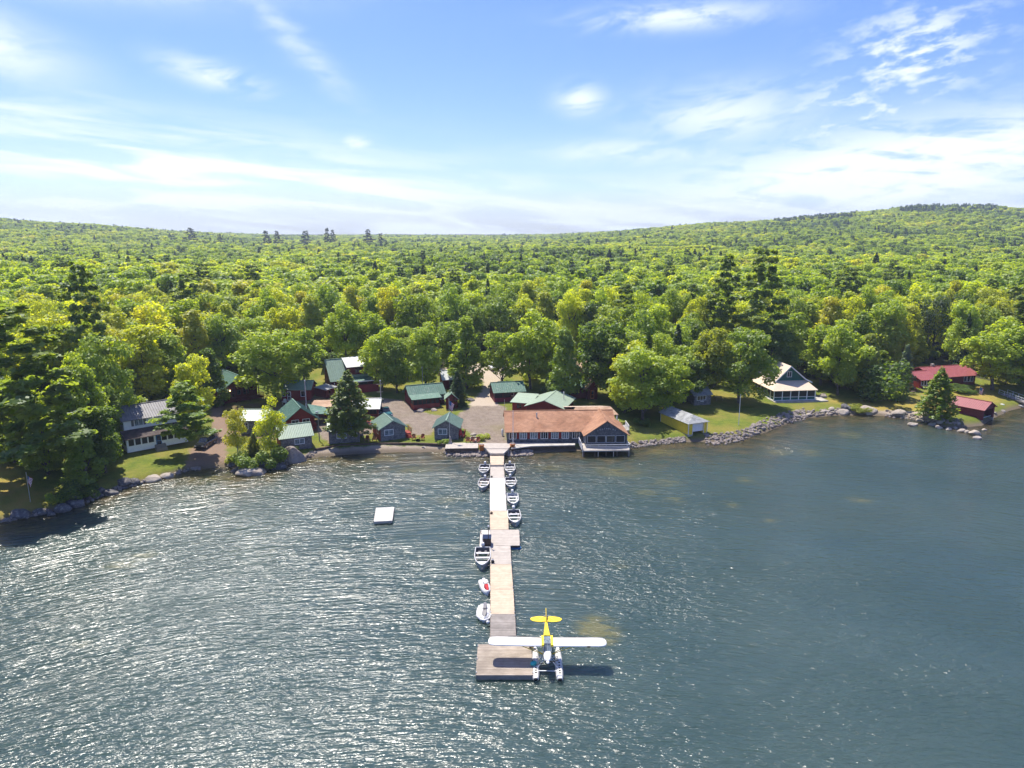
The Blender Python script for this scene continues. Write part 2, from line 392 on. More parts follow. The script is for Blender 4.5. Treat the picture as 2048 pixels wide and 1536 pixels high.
def foliage_mat(name, instanced=False, far=False):
    m = bpy.data.materials.new(name); m.use_nodes = True; N = NT(m.node_tree)
    out = N.add('ShaderNodeOutputMaterial')
    tone = N.add('ShaderNodeAttribute', attribute_name='tone').outputs['Fac']
    oi = N.add('ShaderNodeObjectInfo')
    if instanced:
        # natural mix of species: each instance takes its own hue
        cr = N.add('ShaderNodeValToRGB'); e = cr.color_ramp.elements; cr.color_ramp.interpolation = 'LINEAR'
        stops = [(0, (.062, .115, .026)), (.2, (.11, .18, .030)), (.42, (.17, .255, .030)), (.66, (.235, .315, .030)), (.86, (.30, .36, .028)), (1, (.26, .275, .06))] if not far else \
                [(0, (.034, .066, .026)), (.5, (.048, .088, .028)), (1, (.075, .12, .032))]
        e[0].position = 0; e[0].color = stops[0][1] + (1,); e[1].position = 1; e[1].color = stops[-1][1] + (1,)
        for p, c in stops[1:-1]:
            q = e.new(p); q.color = c + (1,)
        gp = N.add('ShaderNodeAttribute', attribute_type='INSTANCER', attribute_name='patch').outputs['Fac']
        N.l.new(N.m('ADD', N.m('MULTIPLY', oi.outputs['Random'], .55), N.m('MULTIPLY', gp, .45)), cr.inputs[0])
        base = cr.outputs[0]
    else:
        base = oi.outputs['Color']
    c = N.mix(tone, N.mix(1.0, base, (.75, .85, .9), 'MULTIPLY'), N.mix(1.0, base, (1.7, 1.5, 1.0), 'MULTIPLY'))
    d = N.add('ShaderNodeBsdfDiffuse'); N.l.new(c, d.inputs[0])
    t = N.add('ShaderNodeBsdfTranslucent'); N.l.new(N.mix(1.0, c, (2.3, 2.1, .8), 'MULTIPLY'), t.inputs[0])
    g = N.add('ShaderNodeBsdfGlossy'); g.inputs[0].default_value = (.9, .95, 1, 1); g.inputs['Roughness'].default_value = .5
    a = N.add('ShaderNodeMixShader'); a.inputs[0].default_value = .56; N.l.new(d.outputs[0], a.inputs[1]); N.l.new(t.outputs[0], a.inputs[2])
    b = N.add('ShaderNodeMixShader'); b.inputs[0].default_value = .03; N.l.new(a.outputs[0], b.inputs[1]); N.l.new(g.outputs[0], b.inputs[2])
    N.l.new(b.outputs[0], out.inputs[0])
    return m
LEAF = foliage_mat('leaf_foliage'); LEAF_I = foliage_mat('forest_foliage', True); LEAF_C = foliage_mat('conifer_forest_foliage', True, True)
# ------------------------------------------------------------------ terrain
def graded(lo, hi, step, outer, grow=1.09):
    a = list(np.arange(lo, hi + 1e-6, step)); s = step; x = hi; up = []
    while x < outer[1]: s = min(s * grow, 60); x += s; up.append(x)
    s = step; x = lo; dn = []
    while x > outer[0]: s = min(s * grow, 60); x -= s; dn.append(x)
    return np.array(dn[::-1] + a + up)
def inpoly(X, Y, poly):
    r = np.zeros(X.shape, bool); n = len(poly); j = n - 1
    for i in range(n):
        xi, yi = poly[i]; xj, yj = poly[j]
        c = ((yi > Y) != (yj > Y)) & (X < (xj - xi) * (Y - yi) / (yj - yi + 1e-12) + xi)
        r ^= c; j = i
    return r
def pdist(X, Y, poly):
    """signed distance, >0 inside"""
    d = np.full(X.shape, 1e9); n = len(poly)
    for i in range(n):
        ax, ay = poly[i]; bx, by = poly[(i + 1) % n]
        vx, vy = bx - ax, by - ay; L = vx * vx + vy * vy + 1e-9
        t = np.clip(((X - ax) * vx + (Y - ay) * vy) / L, 0, 1)
        d = np.minimum(d, np.hypot(X - ax - t * vx, Y - ay - t * vy))
    return np.where(inpoly(X, Y, poly), d, -d)
def gp(pts): return [G(a, b)[:2] for a, b in pts]
LOT = gp([(628, 850), (645, 878), (662, 886), (740, 868), (752, 852), (818, 850), (822, 870), (862, 870), (868, 856), (925, 856), (948, 870), (972, 888), (1014, 888), (1150, 890), (1150, 883), (1012, 880), (1012, 815), (992, 806), (958, 800),
          (930, 820), (912, 832), (868, 830), (836, 822), (806, 800), (768, 797), (735, 838), (700, 842), (660, 850)])
ROAD = gp([(935, 812), (962, 785), (968, 765), (950, 750), (920, 742), (800, 744), (800, 738), (930, 736), (962, 726), (1010, 724), (1060, 716), (1090, 722), (1020, 738), (1003, 760), (988, 785), (996, 812)])
DRIVE = gp([(372, 938), (462, 932), (452, 900), (460, 870), (450, 835), (438, 790), (425, 780), (422, 830), (425, 865), (380, 900)])
BEACH = gp([(556, 930), (600, 912), (640, 897), (760, 890), (890, 891), (896, 912), (760, 914), (640, 922), (580, 940)])
DIRT = gp([(700, 845), (752, 850), (745, 800), (700, 790), (560, 800), (470, 810), (430, 800), (440, 870), (560, 880), (640, 862)])
SPIT = gp([(1600, 838), (1690, 815), (1850, 822), (1900, 835), (1880, 850), (1780, 840), (1690, 838), (1610, 846)])
TREELINE = [(-500, 960), (-300, 940), (0, 905), (120, 900), (235, 880), (238, 822), (330, 796), (425, 770), (540, 752), (640, 728), (760, 724), (850, 738), (950, 722), (965, 705), (1080, 705), (1120, 745), (1240, 752), (1270, 790), (1400, 778), (1500, 740), (1600, 722),
            (1640, 762), (1700, 778), (1790, 742), (1830, 722), (1900, 716), (1975, 728), (2000, 768), (2060, 772), (2400, 770), (2700, 765)]
_t = [G(a, b) for a, b in TREELINE]
_tx = np.array([-900] + [p[0] for p in _t] + [700]); _ty = np.array([30] + [p[1] for p in _t] + [330])
_o = np.argsort(_tx); _tx = _tx[_o]; _ty = _ty[_o]
def tline(x): return np.interp(x, _tx, _ty)

def ground_material():
    m = bpy.data.materials.new('ground'); m.use_nodes = True; N = NT(m.node_tree)
    out = N.add('ShaderNodeOutputMaterial'); b = N.add('ShaderNodeBsdfPrincipled'); b.inputs['Roughness'].default_value = .95; b.inputs['Specular IOR Level'].default_value = .15
    tc = N.add('ShaderNodeTexCoord').outputs['Object']
    A = lambda n: N.add('ShaderNodeAttribute', attribute_name=n).outputs['Fac']
    n1 = N.noise(tc, .12, 5, .6); n2 = N.noise(tc, .9, 6, .65); n3 = N.noise(tc, 5, 4, .6)
    jit = N.m('MULTIPLY', N.m('SUBTRACT', n2, .5), 2.2)
    def edge(attr, w=.5): return N.ramp(N.m('ADD', A(attr), jit), -w, w)
    grass = N.mix(N.ramp(n2, .3, .7), (.085, .125, .018), (.15, .18, .025))
    grass = N.mix(N.ramp(n1, .38, .68, 0, .75), grass, (.24, .19, .05))
    grass = N.mix(N.ramp(n3, .45, .75, 0, .5), grass, (.055, .085, .014))
    dry = N.mix(N.ramp(n2, .3, .7), (.33, .22, .06), (.27, .23, .05))
    grass = N.mix(N.m('MULTIPLY', A('dry'), N.ramp(n1, .3, .6, .4, 1)), grass, dry)
    floor = N.mix(N.ramp(n2, .35, .7), (.035, .032, .018), (.05, .065, .02))
    c = N.mix(edge('wood', 1.5), grass, floor)
    gravel = N.mix(N.ramp(n2, .3, .72), (.15, .117, .088), (.225, .18, .14)); gravel = N.mix(N.ramp(n3, .4, .7, 0, .4), gravel, (.34, .31, .28))
    gravel = N.mix(N.ramp(n1, .5, .75, 0, .4), gravel, (.17, .15, .07))
    c = N.mix(edge('dirt'), c, N.mix(N.ramp(n2, .35, .65), (.16, .10, .065), (.12, .12, .04)))
    c = N.mix(edge('drive'), c, N.mix(n3, (.17, .115, .085), (.26, .19, .145)))
    c = N.mix(edge('gravel'), c, gravel)
    c = N.mix(edge('road'), c, N.mix(n3, (.34, .28, .22), (.46, .39, .31)))
    c = N.mix(edge('sand', .4), c, N.mix(n3, (.28, .23, .18), (.40, .33, .26)))
    z = N.sep(tc)[2]
    c = N.mix(N.ramp(N.m('ADD', z, N.m('MULTIPLY', jit, .12)), .15, .75, 1, 0), c, N.mix(n3, (.11, .085, .055), (.2, .165, .12)))
    N.l.new(c, b.inputs['Base Color'])
    bp = N.add('ShaderNodeBump'); bp.inputs['Distance'].default_value = .12; N.l.new(n3, bp.inputs['Height']); N.l.new(bp.outputs[0], b.inputs['Normal'])
    N.l.new(b.outputs[0], out.inputs[0]); return m
def build_terrain():
    xs = graded(-104, 118, .6, (-2600, 2600)); ys = graded(84, 200, .6, (-60, 4200))
    X, Y = np.meshgrid(xs, ys); Z = hz(X, Y)
    nx, ny = len(xs), len(ys)
    V = np.stack([X.ravel(), Y.ravel(), Z.ravel()], 1)
    I = np.arange(nx * ny).reshape(ny, nx)
    F = np.stack([I[:-1, :-1].ravel(), I[:-1, 1:].ravel(), I[1:, 1:].ravel(), I[1:, :-1].ravel()], 1)
    near = (np.abs(X) < 200) & (Y < 320)
    def att(poly):
        d = np.full(X.shape, -30.0); d[near] = pdist(X[near], Y[near], poly); return np.clip(d, -30, 30)
    A = {'gravel': att(LOT), 'road': att(ROAD), 'drive': att(DRIVE), 'sand': np.maximum(att(BEACH), att(SPIT)), 'dirt': att(DIRT), 'wood': np.clip(Y - tline(X) - 1.0, -30, 30)}
    A['dry'] = np.clip(np.maximum(pdistc(X, Y, near, gp([(0, 925), (50, 925), (90, 1000), (60, 1030), (0, 1040), (-200, 1080), (-250, 960)])), pdistc(X, Y, near, gp([(1640, 800), (1830, 790), (1900, 762), (2000, 775), (2020, 800), (1960, 812), (1880, 840), (1750, 826)]))) / 3 + .3, 0, 1)
    mt = ground_material()
    sel = {}
    fx = lambda a: (a[:-1, :-1] + a[1:, 1:]).ravel() / 2
    code = np.zeros(len(F), int)
    code[fx(A['dirt']) > 0] = 0
    code[fx(A['drive']) > 0] = 1; code[fx(A['gravel']) > 0] = 2; code[fx(A['road']) > 0] = 3; code[fx(A['sand']) > 0] = 4
    for k, nm in enumerate(['ground', 'driveway', 'gravel_lot', 'dirt_road', 'beach']):
        f = F[code == k]; u, inv = np.unique(f, return_inverse=True)
        me = mesh_np(nm, V[u], inv.reshape(-1, 4), mt, smooth=True)
        for an, av in A.items():
            a = me.attributes.new(an, 'FLOAT', 'POINT'); a.data.foreach_set('value', av.ravel()[u].astype(np.float32))
        tag(obj(nm, me), kind='structure')
def pdistc(X, Y, near, poly):
    d = np.full(X.shape, -30.0); d[near] = pdist(X[near], Y[near], poly); return d
build_terrain()

# ------------------------------------------------------------------ water
WEEDS = [(1195, 1262, 42, 26), (1330, 965, 30, 10), (1290, 985, 30, 8), (1350, 1000, 24, 8), (1235, 945, 60, 14), (930, 1030, 26, 10), (1330, 905, 60, 8), (160, 1290, 24, 10), (240, 1130, 40, 10), (290, 1110, 40, 9),
         (640, 920, 60, 8), (760, 918, 60, 7), (1720, 1000, 30, 8), (1540, 1040, 22, 7), (1620, 905, 22, 8), (1460, 1010, 24, 7), (60, 1060, 50, 10), (900, 1000, 40, 9),
         (1560, 905, 30, 8), (1700, 870, 30, 8), (1490, 960, 25, 6), (420, 955, 60, 12), (820, 940, 50, 8), (1100, 935, 50, 8), (1240, 1130, 22, 8)]
def build_water():
    xs = graded(-90, 110, 1.0, (-1500, 1500), 1.12); ys = graded(30, 152, 1.0, (-1500, 400), 1.12)
    X, Y = np.meshgrid(xs, ys); V = np.stack([X.ravel(), Y.ravel(), np.zeros(X.size)], 1)
    nx, ny = len(xs), len(ys); I = np.arange(nx * ny).reshape(ny, nx)
    F = np.stack([I[:-1, :-1].ravel(), I[:-1, 1:].ravel(), I[1:, 1:].ravel(), I[1:, :-1].ravel()], 1)
    S = shore(X) - Y
    sh = np.exp(-np.maximum(S, 0) / 13.0)
    W = np.zeros(X.shape)
    for px, py, a, b in WEEDS:
        c = P(px, py); ra = a * c[1] / FOC; e = P(px, py - b); rb = abs(e[1] - c[1])
        W = np.maximum(W, (1.6 if px == 1195 else .6) * np.exp(-(((X - c[0]) / ra) ** 2 + ((Y - c[1]) / max(rb, .5)) ** 2)))
    m = bpy.data.materials.new('water'); m.use_nodes = True; N = NT(m.node_tree)
    out = N.add('ShaderNodeOutputMaterial'); b = N.add('ShaderNodeBsdfPrincipled')
    tc = N.add('ShaderNodeTexCoord').outputs['Object']; x, y, z = N.sep(tc)
    A = lambda n: N.add('ShaderNodeAttribute', attribute_name=n).outputs['Fac']
    n1 = N.noise(tc, .05, 4, .6); n2 = N.noise(tc, .35, 5, .65)
    deep = N.mix(N.ramp(n1, .3, .7), (.030, .056, .052), (.042, .070, .064))
    shal = N.mix(N.ramp(n2, .35, .65), (.022, .026, .012), (.075, .058, .024))
    c = N.mix(N.ramp(N.m('ADD', A('shallow'), N.m('MULTIPLY', N.m('SUBTRACT', n2, .5), .5)), .12, .95, 0, .95), deep, shal)
    wf = N.ramp(N.m('MULTIPLY', A('weed'), N.ramp(N.noise(N.mapping(tc, (.45, 1.1, 1)), 1, 6, .7), .3, .62, .15, 1.3)), .05, 1.0, 0, .55)
    c = N.mix(wf, c, (.17, .15, .04))
    N.l.new(c, b.inputs['Base Color']); b.inputs['Roughness'].default_value = .22; b.inputs['Subsurface Weight'].default_value = .6; b.subsurface_method = 'BURLEY'; b.inputs['Subsurface Radius'].default_value = (2.5, 3.5, 3.5); b.inputs['Subsurface Scale'].default_value = 1.0; b.inputs['IOR'].default_value = 1.35
    b.inputs['Specular IOR Level'].default_value = .7
    # waves in metres: long swell bending with the wind, chop, ripples
    dn = N.noise(tc, .02, 2, .5)
    rotv = N.add('ShaderNodeVectorRotate', rotation_type='Z_AXIS'); N.l.new(tc, rotv.inputs['Vector'])
    N.l.new(N.m('ADD', -.06, N.m('ADD', N.m('MULTIPLY', x, .0030), N.m('MULTIPLY', N.m('SUBTRACT', dn, .5), .5))), rotv.inputs['Angle'])
    rv = rotv.outputs[0]
    w0 = N.noise(N.mapping(rv, (.09, .22, 1)), 1, 2, .5)
    w1 = N.noise(N.mapping(rv, (.30, .95, 1)), 1, 3, .55, .3)
    w2 = N.noise(N.mapping(rv, (.85, 2.3, 1), (0, 0, .25)), 1, 3, .55, .3)
    w3 = N.noise(N.mapping(rv, (3.4, 5.5, 1), (0, 0, -.5)), 1, 3, .6)
    gust = N.ramp(N.noise(N.mapping(tc, (.022, .05, 1), (0, 0, .2)), 1, 3, .6), .3, .7, .65, 1.25)
    calm = N.m('MULTIPLY', gust, N.ramp(A('shallow'), .3, 1.0, 1.0, .55))
    h = N.m('ADD', N.m('MULTIPLY', w0, .42), N.m('ADD', N.m('MULTIPLY', w1, .30), N.m('MULTIPLY', calm, N.m('ADD', N.m('MULTIPLY', w2, .30), N.m('MULTIPLY', w3, .03)))))
    bp = N.add('ShaderNodeBump'); bp.inputs['Distance'].default_value = 1.0; bp.inputs['Strength'].default_value = 1.0; N.l.new(h, bp.inputs['Height'])
    N.l.new(bp.outputs[0], b.inputs['Normal']); N.l.new(b.outputs[0], out.inputs[0])
    me = mesh_np('water', V, F, m, smooth=True)
    for an, av in (('shallow', sh), ('weed', W)):
        a = me.attributes.new(an, 'FLOAT', 'POINT'); a.data.foreach_set('value', av.ravel().astype(np.float32))
    tag(obj('water', me), kind='structure')
build_water()

# ------------------------------------------------------------------ tree prototypes (unit: 10 m tall)
def quads(c, n, s, rs, asp=1.0, droop=0.0):
    """leaf clumps: one bent-free quad per centre"""
    k = len(c)
    r = rs.normal(size=(k, 3)); t = np.cross(n, r); t /= np.linalg.norm(t, axis=1, keepdims=True) + 1e-9
    b = np.cross(n, t); s = s[:, None]
    V = np.stack([c - t * s - b * s * asp * .5, c + t * s * .3 - b * s * asp, c + t * s + b * s * asp * .4, c - t * s * .2 + b * s * asp], 1)
    return V.reshape(-1, 3), np.arange(k * 4).reshape(k, 4)
def broadleaf(seed, nl=4200, nb=34, R0=3.0, z0=.26, ls=.2, shape='round', openn=0.0):
    rs = np.random.RandomState(seed); C = []; Rb = []; tries = 0
    K = 1 if shape == 'cone' else rs.randint(3, 6); sub = []
    for i in range(K):       # a few leaders, each carrying its own dome of foliage
        a = i * 2.4 + rs.uniform(0, 1); rr = (0 if K == 1 else R0 * rs.uniform(.28, .5)) * (.75 if shape == 'oval' else 1)
        top = 9.6 if i == 0 else rs.uniform(7.2, 9.6); bot = 10 * z0 * rs.uniform(.7, 1.5); sub.append((rr * cos(a), rr * sin(a), bot, top, R0 * (.95 if K == 1 else rs.uniform(.5, .7))))
    while len(C) < nb and tries < 6000:
        tries += 1; sx, sy, bt, tp, sr = sub[rs.randint(K)]
        t = rs.uniform(0, 1) ** .8; prof = (sin(pi * min(1, .12 + t * .88)) ** .55 if shape != 'cone' else (1 - t) ** .75 * min(1, t * 6 + .3)) ; a = rs.uniform(0, 6.283); r = prof * sr * rs.uniform(.35, 1) ** .6
        c = np.array([sx + r * cos(a), sy + r * sin(a), bt + (tp - bt) * t * .95])
        if all(np.linalg.norm(c - o) > .42 for o in C): C.append(c); Rb.append(rs.uniform(.38, .92) * (1.05 if shape != 'cone' else .85))
    nb = len(C)
    C = np.array(C); Rb = np.array(Rb); w = Rb ** 2; w /= w.sum()
    which = rs.choice(nb, nl, p=w); d = rs.normal(size=(nl, 3)); d[:, 2] += .35; d /= np.linalg.norm(d, axis=1, keepdims=True)
    lump = 1 + .22 * np.sin(d[:, 0] * 7 + which) * np.sin(d[:, 1] * 6 + which * 2) * 1.2
    rad = Rb[which] * lump * rs.uniform(.72, 1.08, nl) ** .7
    c = C[which] + d * rad[:, None] * np.array([1.12, 1.12, .82])
    n = d * .7 + rs.normal(size=(nl, 3)) * .5 + np.array([-.12, .2, .75]); n /= np.linalg.norm(n, axis=1, keepdims=True)
    V, F = quads(c, n, rs.uniform(.6, 1.35, nl) * ls, rs)
    bt = rs.uniform(.2, .8, nb)
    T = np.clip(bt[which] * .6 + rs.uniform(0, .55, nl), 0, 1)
    return V, F, T, C
def trunk_mesh(name, seed, C, r=.17, top=.72, lean=0, n=7, m=None):
    rs = np.random.RandomState(seed); b = MB(); pts = []; x = y = 0
    for i in range(7):
        t = i / 6; pts.append((x, y, -.35 + t * 10 * top)); x += rs.uniform(-.12, .12); y += rs.uniform(-.12, .12)
    b.tube(pts, [r * (1.25 if i == 0 else 1) * (1 - .8 * i / 6) for i in range(7)], n)
    for c in C[:n * 2]:
        z = max(1.5, c[2] - rs.uniform(.8, 2.2)); k = min(5, max(0, (z + .35) / (10 * top) * 6)); p = pts[int(k)]
        if c[2] - p[2] < 0: continue
        b.tube([p, ((p[0] + c[0]) / 2, (p[1] + c[1]) / 2, p[2] * .45 + c[2] * .55), tuple(c)], [r * .42, r * .26, r * .1], 5)
    o = b.build(name, m or M_('bark'), smooth=True); me = o.data; bpy.data.objects.remove(o); return me
def conifer(seed, kind='spruce', nl=3600, ls=.17):
    rs = np.random.RandomState(seed); c = []; n = []; s = []; tn = []
    if kind == 'pine':
        tiers = 12; R0 = 2.7
    else:
        tiers = 26 if kind == 'spruce' else 34; R0 = 1.9 if kind == 'spruce' else 2.2
    br = []
    for i in range(tiers):
        t = (i + .5) / tiers; z_0 = {'pine': 2.3, 'highcedar': 1.7}.get(kind, .55); z = z_0 + t * (9.75 - z_0)
        if kind == 'pine': rr = R0 * (1 - .72 * t ** 1.5) * rs.uniform(.6, 1.15)
        elif kind == 'spruce': rr = R0 * (1 - t) ** .85 * rs.uniform(.85, 1.1) + .12
        else: rr = R0 * (1 - t ** 1.35) ** .8 * rs.uniform(.9, 1.08) + .1
        nb = 5 if kind == 'pine' else 9
        a0 = rs.uniform(0, 6.28)
        for j in range(nb):
            a = a0 + j * 2 * pi / nb + rs.uniform(-.3, .3); L = rr * (rs.uniform(.45, 1.15) if kind == 'pine' else rs.uniform(.65, 1.12))
            br.append((z + rs.uniform(-.15, .15), a, L, rs.uniform(0, .6)))
    Ls = np.array([b[2] for b in br]); w = Ls / Ls.sum(); idx = rs.choice(len(br), nl, p=w)
    for k in idx:
        z, a, L, tt = br[k]; f = rs.uniform(.3 if kind == 'pine' else .22, 1) ** .6
        up = .16 if kind == 'pine' else (-.22 if kind == 'spruce' else .05)
        wd = (.34 if kind == 'pine' else .2) * (1.15 - f * .5) * (L * .35 + .4)
        px = f * L; py = rs.normal() * wd * .8; pz = z + up * f * L + rs.normal() * (.09 if kind == 'pine' else .13)
        if kind == 'pine': pz += .15 * sin(f * 3)
        c.append((px * cos(a) - py * sin(a), px * sin(a) + py * cos(a), pz)); q = rs.normal(size=3) * .45 + np.array([cos(a) * .35, sin(a) * .35, 1.0]); n.append(q / np.linalg.norm(q))
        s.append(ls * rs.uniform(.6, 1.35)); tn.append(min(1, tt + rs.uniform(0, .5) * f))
    V, F = quads(np.array(c), np.array(n), np.array(s), rs, .8)
    return V, F, np.array(tn), [(0, 0, 3)]
def shrub(seed, nl=2200):
    rs = np.random.RandomState(seed); C = np.stack([rs.uniform(-2.4, 2.4, 9), rs.uniform(-2.4, 2.4, 9), rs.uniform(2, 6.5, 9)], 1)
    w = rs.choice(9, nl); d = rs.normal(size=(nl, 3)); d /= np.linalg.norm(d, axis=1, keepdims=True)
    c = C[w] + d * np.array([1.3, 1.3, 2.6]) * rs.uniform(.7, 1.05, (nl, 1)); c[:, 2] = np.maximum(c[:, 2], .05)
    n = d + rs.normal(size=(nl, 3)) * .5 + np.array([0, 0, .4]); n /= np.linalg.norm(n, axis=1, keepdims=True)
    V, F = quads(c, n, rs.uniform(.6, 1.3, nl) * .23, rs); return V, F, rs.uniform(0, 1, nl), C
PROTO = {}
def proto(key, maker, mt=LEAF, trunk=None, r=.17, top=.72, n=7):
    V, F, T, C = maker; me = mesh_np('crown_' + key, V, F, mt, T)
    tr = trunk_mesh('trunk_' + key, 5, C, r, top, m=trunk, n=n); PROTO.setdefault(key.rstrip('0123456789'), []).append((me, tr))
for i in range(6): proto('round%d' % i, broadleaf(10 + i, 9500, 70, 3.3, .16, .125))
for i in range(3): proto('oval%d' % i, broadleaf(30 + i, 8500, 64, 2.7, .12, .125, 'oval'))
for i in range(3): proto('cone%d' % i, broadleaf(40 + i, 8000, 70, 2.7, .06, .125, 'cone'))
for i in range(3): proto('airy%d' % i, broadleaf(50 + i, 5500, 52, 3.0, .14, .125), trunk=M_('birch_bark'), r=.12)
for i in range(3): proto('pine%d' % i, conifer(60 + i, 'pine', 9500, .125), r=.2, top=.97, n=0)
for i in range(3): proto('spruce%d' % i, conifer(70 + i, 'spruce', 7500, .11), r=.13, top=.97, n=0)
for i in range(2): proto('cedar%d' % i, conifer(80 + i, 'cedar', 9500, .12), r=.15, top=.95, n=0)
tc_ = conifer(85, 'highcedar', 9500, .12); proto('highcedar0', tc_, r=.15, top=.95, n=0)
for i in range(2): proto('shrub%d' % i, shrub(90 + i), r=.1, top=.5)
UNITR = dict(round=3.3, oval=2.6, cone=2.7, airy=3.1, pine=2.2, spruce=1.75, cedar=2.1, highcedar=2.1, shrub=3.3)
KIND_NAME = dict(round='broadleaf_tree', oval='broadleaf_tree', cone='broadleaf_tree', airy='birch_tree', pine='pine_tree', spruce='spruce_tree', cedar='cedar_tree', highcedar='cedar_tree', shrub='shrub')
CAT = dict(round='tree', oval='tree', cone='tree', airy='tree', pine='tree', spruce='tree', cedar='tree', highcedar='tree', shrub='shrub')
_cnt = [0]
def tree(kind, x, y, z, Hh, Rr, tint, label, group=None, lean=(0, 0), rz=None):
    _cnt[0] += 1; v = PROTO[kind][_cnt[0] % len(PROTO[kind])]
    root = empty(KIND_NAME[kind], (x, y, z - .1), (_cnt[0] * 2.399) % 6.283 if rz is None else rz, label, CAT[kind], group)
    root.scale = (Rr / UNITR[kind], Rr / UNITR[kind], Hh / 10)
    if lean != (0, 0):
        root.rotation_mode = 'XYZ'; root.rotation_euler = (lean[1], lean[0], 0)
    c = obj('crown' if kind != 'shrub' else 'leaves', v[0], root); c.color = tuple(tint) + (1,)
    if kind != 'shrub': obj('trunk', v[1], root)
    else: obj('stem', v[1], root)
    return root
DK = (.085, .145, .025); MD = (.155, .23, .03); BR = (.215, .295, .032); YG = (.28, .34, .03); OL = (.19, .235, .035); YL = (.28, .31, .028)
SP = (.045, .09, .03); PN = (.14, .20, .045); PB = (.16, .24, .045); BS = (.12, .18, .16); CD = (.12, .17, .04)
USED = []
def T(kind, bx, by, ty, w, tint, label, group=None, lean_px=0):
    g = G(bx, by); d = ray(bx, ty); t = g[1] / d[1]; Hh = CAMZ + d[2] * t - g[2]
    dep = g[1] * cos(PITCH) + (CAMZ - g[2] - Hh / 2) * sin(PITCH)
    lean = (0, 0)
    if lean_px: lean = (atan(lean_px * dep / FOC / Hh), 0)
    tint = tuple(c * 1.0 for c in tint)
    USED.append((g[0], g[1], w / 2 * dep / FOC)); return tree(kind, g[0], g[1], g[2], Hh, w / 2 * dep / FOC, tint, label, group, lean)
# ------------------------------------------------------------------ the trees one can name
T('pine', 128, 988, 600, 215, PN, 'huge leaning white pine standing on the rocky point beside the small flagpole', lean_px=-72)
T('pine', 378, 912, 762, 104, PB, 'bright green pine standing right in front of the white two storey house')
T('round', 392, 862, 703, 84, YG, 'yellow green tree rising just behind the pine beside the white house')
T('airy', 476, 918, 806, 54, YL, 'yellow green birch by the shore, left of the small fir between the birches')
T('airy', 543, 912, 790, 62, YG, 'tall birch by the shore in front of the ribbed roof grey cabin')
T('spruce', 509, 912, 862, 34, CD, 'small dark fir between the two shore birches')
T('round', 548, 800, 655, 140, BR, 'broad maple shading the red log cabin with railed porch')
T('round', 612, 782, 656, 92, MD, 'round maple just right of the broad maple behind the ribbed small red cabin')
T('highcedar', 700, 885, 738, 96, CD, 'tall pointed cedar in front of the long grey shore cabin')
T('round', 764, 780, 650, 92, BR, 'leafy maple beside the red chalet with the dormer')
T('oval', 795, 786, 668, 60, MD, 'slim maple between the chalet maple and the porch cabin')
T('oval', 850, 778, 632, 86, BR, 'tall maple behind the long red porch cabin')
T('cone', 934, 776, 628, 84, MD, 'tall tapering maple left of the gravel road')
T('spruce', 915, 812, 738, 46, SP, 'dark spruce just behind the small red shed')
T('round', 1003, 770, 655, 84, MD, 'maple with a bare trunk right of the gravel road')
T('round', 1062, 778, 614, 112, BR, 'tall bushy maple behind the red cabin with the white door')
T('cone', 1128, 800, 640, 84, MD, 'dark leafy tree just left of the brown roofed log cabin')
T('round', 1192, 792, 625, 112, DK, 'dense dark maple right above the brown roofed log cabin')
T('round', 1286, 840, 690, 124, BR, 'broad bright tree left of the yellow boathouse')
T('oval', 1248, 826, 700, 72, YG, 'yellow green tree nearest the right end of the main lodge')
T('round', 1366, 806, 712, 92, DK, 'dark round tree right behind the yellow boathouse')
T('spruce', 1350, 792, 645, 64, SP, 'dark spruce rising behind the trees of the yellow boathouse')
T('round', 1412, 798, 650, 96, OL, 'olive tree above the small grey shed')
T('round', 1478, 806, 642, 118, MD, 'large maple covering the left side of the green house')
T('airy', 1445, 770, 672, 64, BR, 'loose leafy tree between the olive tree and the large maple')
T('pine', 1512, 760, 492, 108, PN, 'very tall white pine rising behind the green house maple')
T('pine', 1438, 740, 508, 84, PN, 'tall white pine left of the very tall white pine')
T('round', 1572, 742, 618, 96, MD, 'maple standing just behind the gable of the green house')
T('round', 1676, 790, 636, 104, BR, 'broad maple on the lawn right of the green house')
T('cone', 1730, 782, 660, 80, OL, 'olive tree beside the dense bush thicket')
T('shrub', 1768, 800, 702, 104, DK, 'tall dense bush thicket on the lawn left of the blue spruce')
T('spruce', 1806, 776, 686, 44, BS, 'blue grey spruce beside the low red roofed house')
T('cedar', 1872, 836, 732, 74, MD, 'lush evergreen in front of the low red roofed house', )
T('round', 1985, 780, 630, 136, BR, 'big pale green maple right of the low red roofed house')
T('round', 2052, 782, 660, 110, MD, 'maple at the edge above the right hand gangway dock')
T('pine', 2040, 760, 528, 110, PN, 'tall white pine above the right hand gangway dock')
T('pine', 196, 850, 520, 112, PN, 'tall white pine behind the left shore thicket')
T('round', 222, 882, 665, 118, BR, 'round pale maple left of the white two storey house')
T('cone', 186, 918, 722, 118, MD, 'bushy green tree reaching the ground right of the leaning pine')
T('round', 292, 792, 640, 100, MD, 'maple rising behind the roof of the white two storey house')
T('oval', 345, 792, 650, 84, BR, 'slim bright maple behind the right end of the white two storey house')
T('pine', 12, 965, 790, 96, PN, 'low spreading pine at the very edge left of the small flagpole')
T('cone', 72, 922, 760, 80, DK, 'dark tree behind the leaning white pine')
T('shrub', 140, 1000, 955, 60, DK, 'dark bush under the leaning white pine')
T('shrub', 495, 938, 893, 54, MD, 'bush on the shore beneath the left birch')
T('shrub', 548, 930, 885, 62, MD, 'bush on the shore beneath the right birch')
T('shrub', 585, 905, 890, 30, DK, 'small bush at the foot of the ribbed roof grey cabin')
T('shrub', 463, 925, 905, 30, YG, 'low yellow green bush beside the driveway')
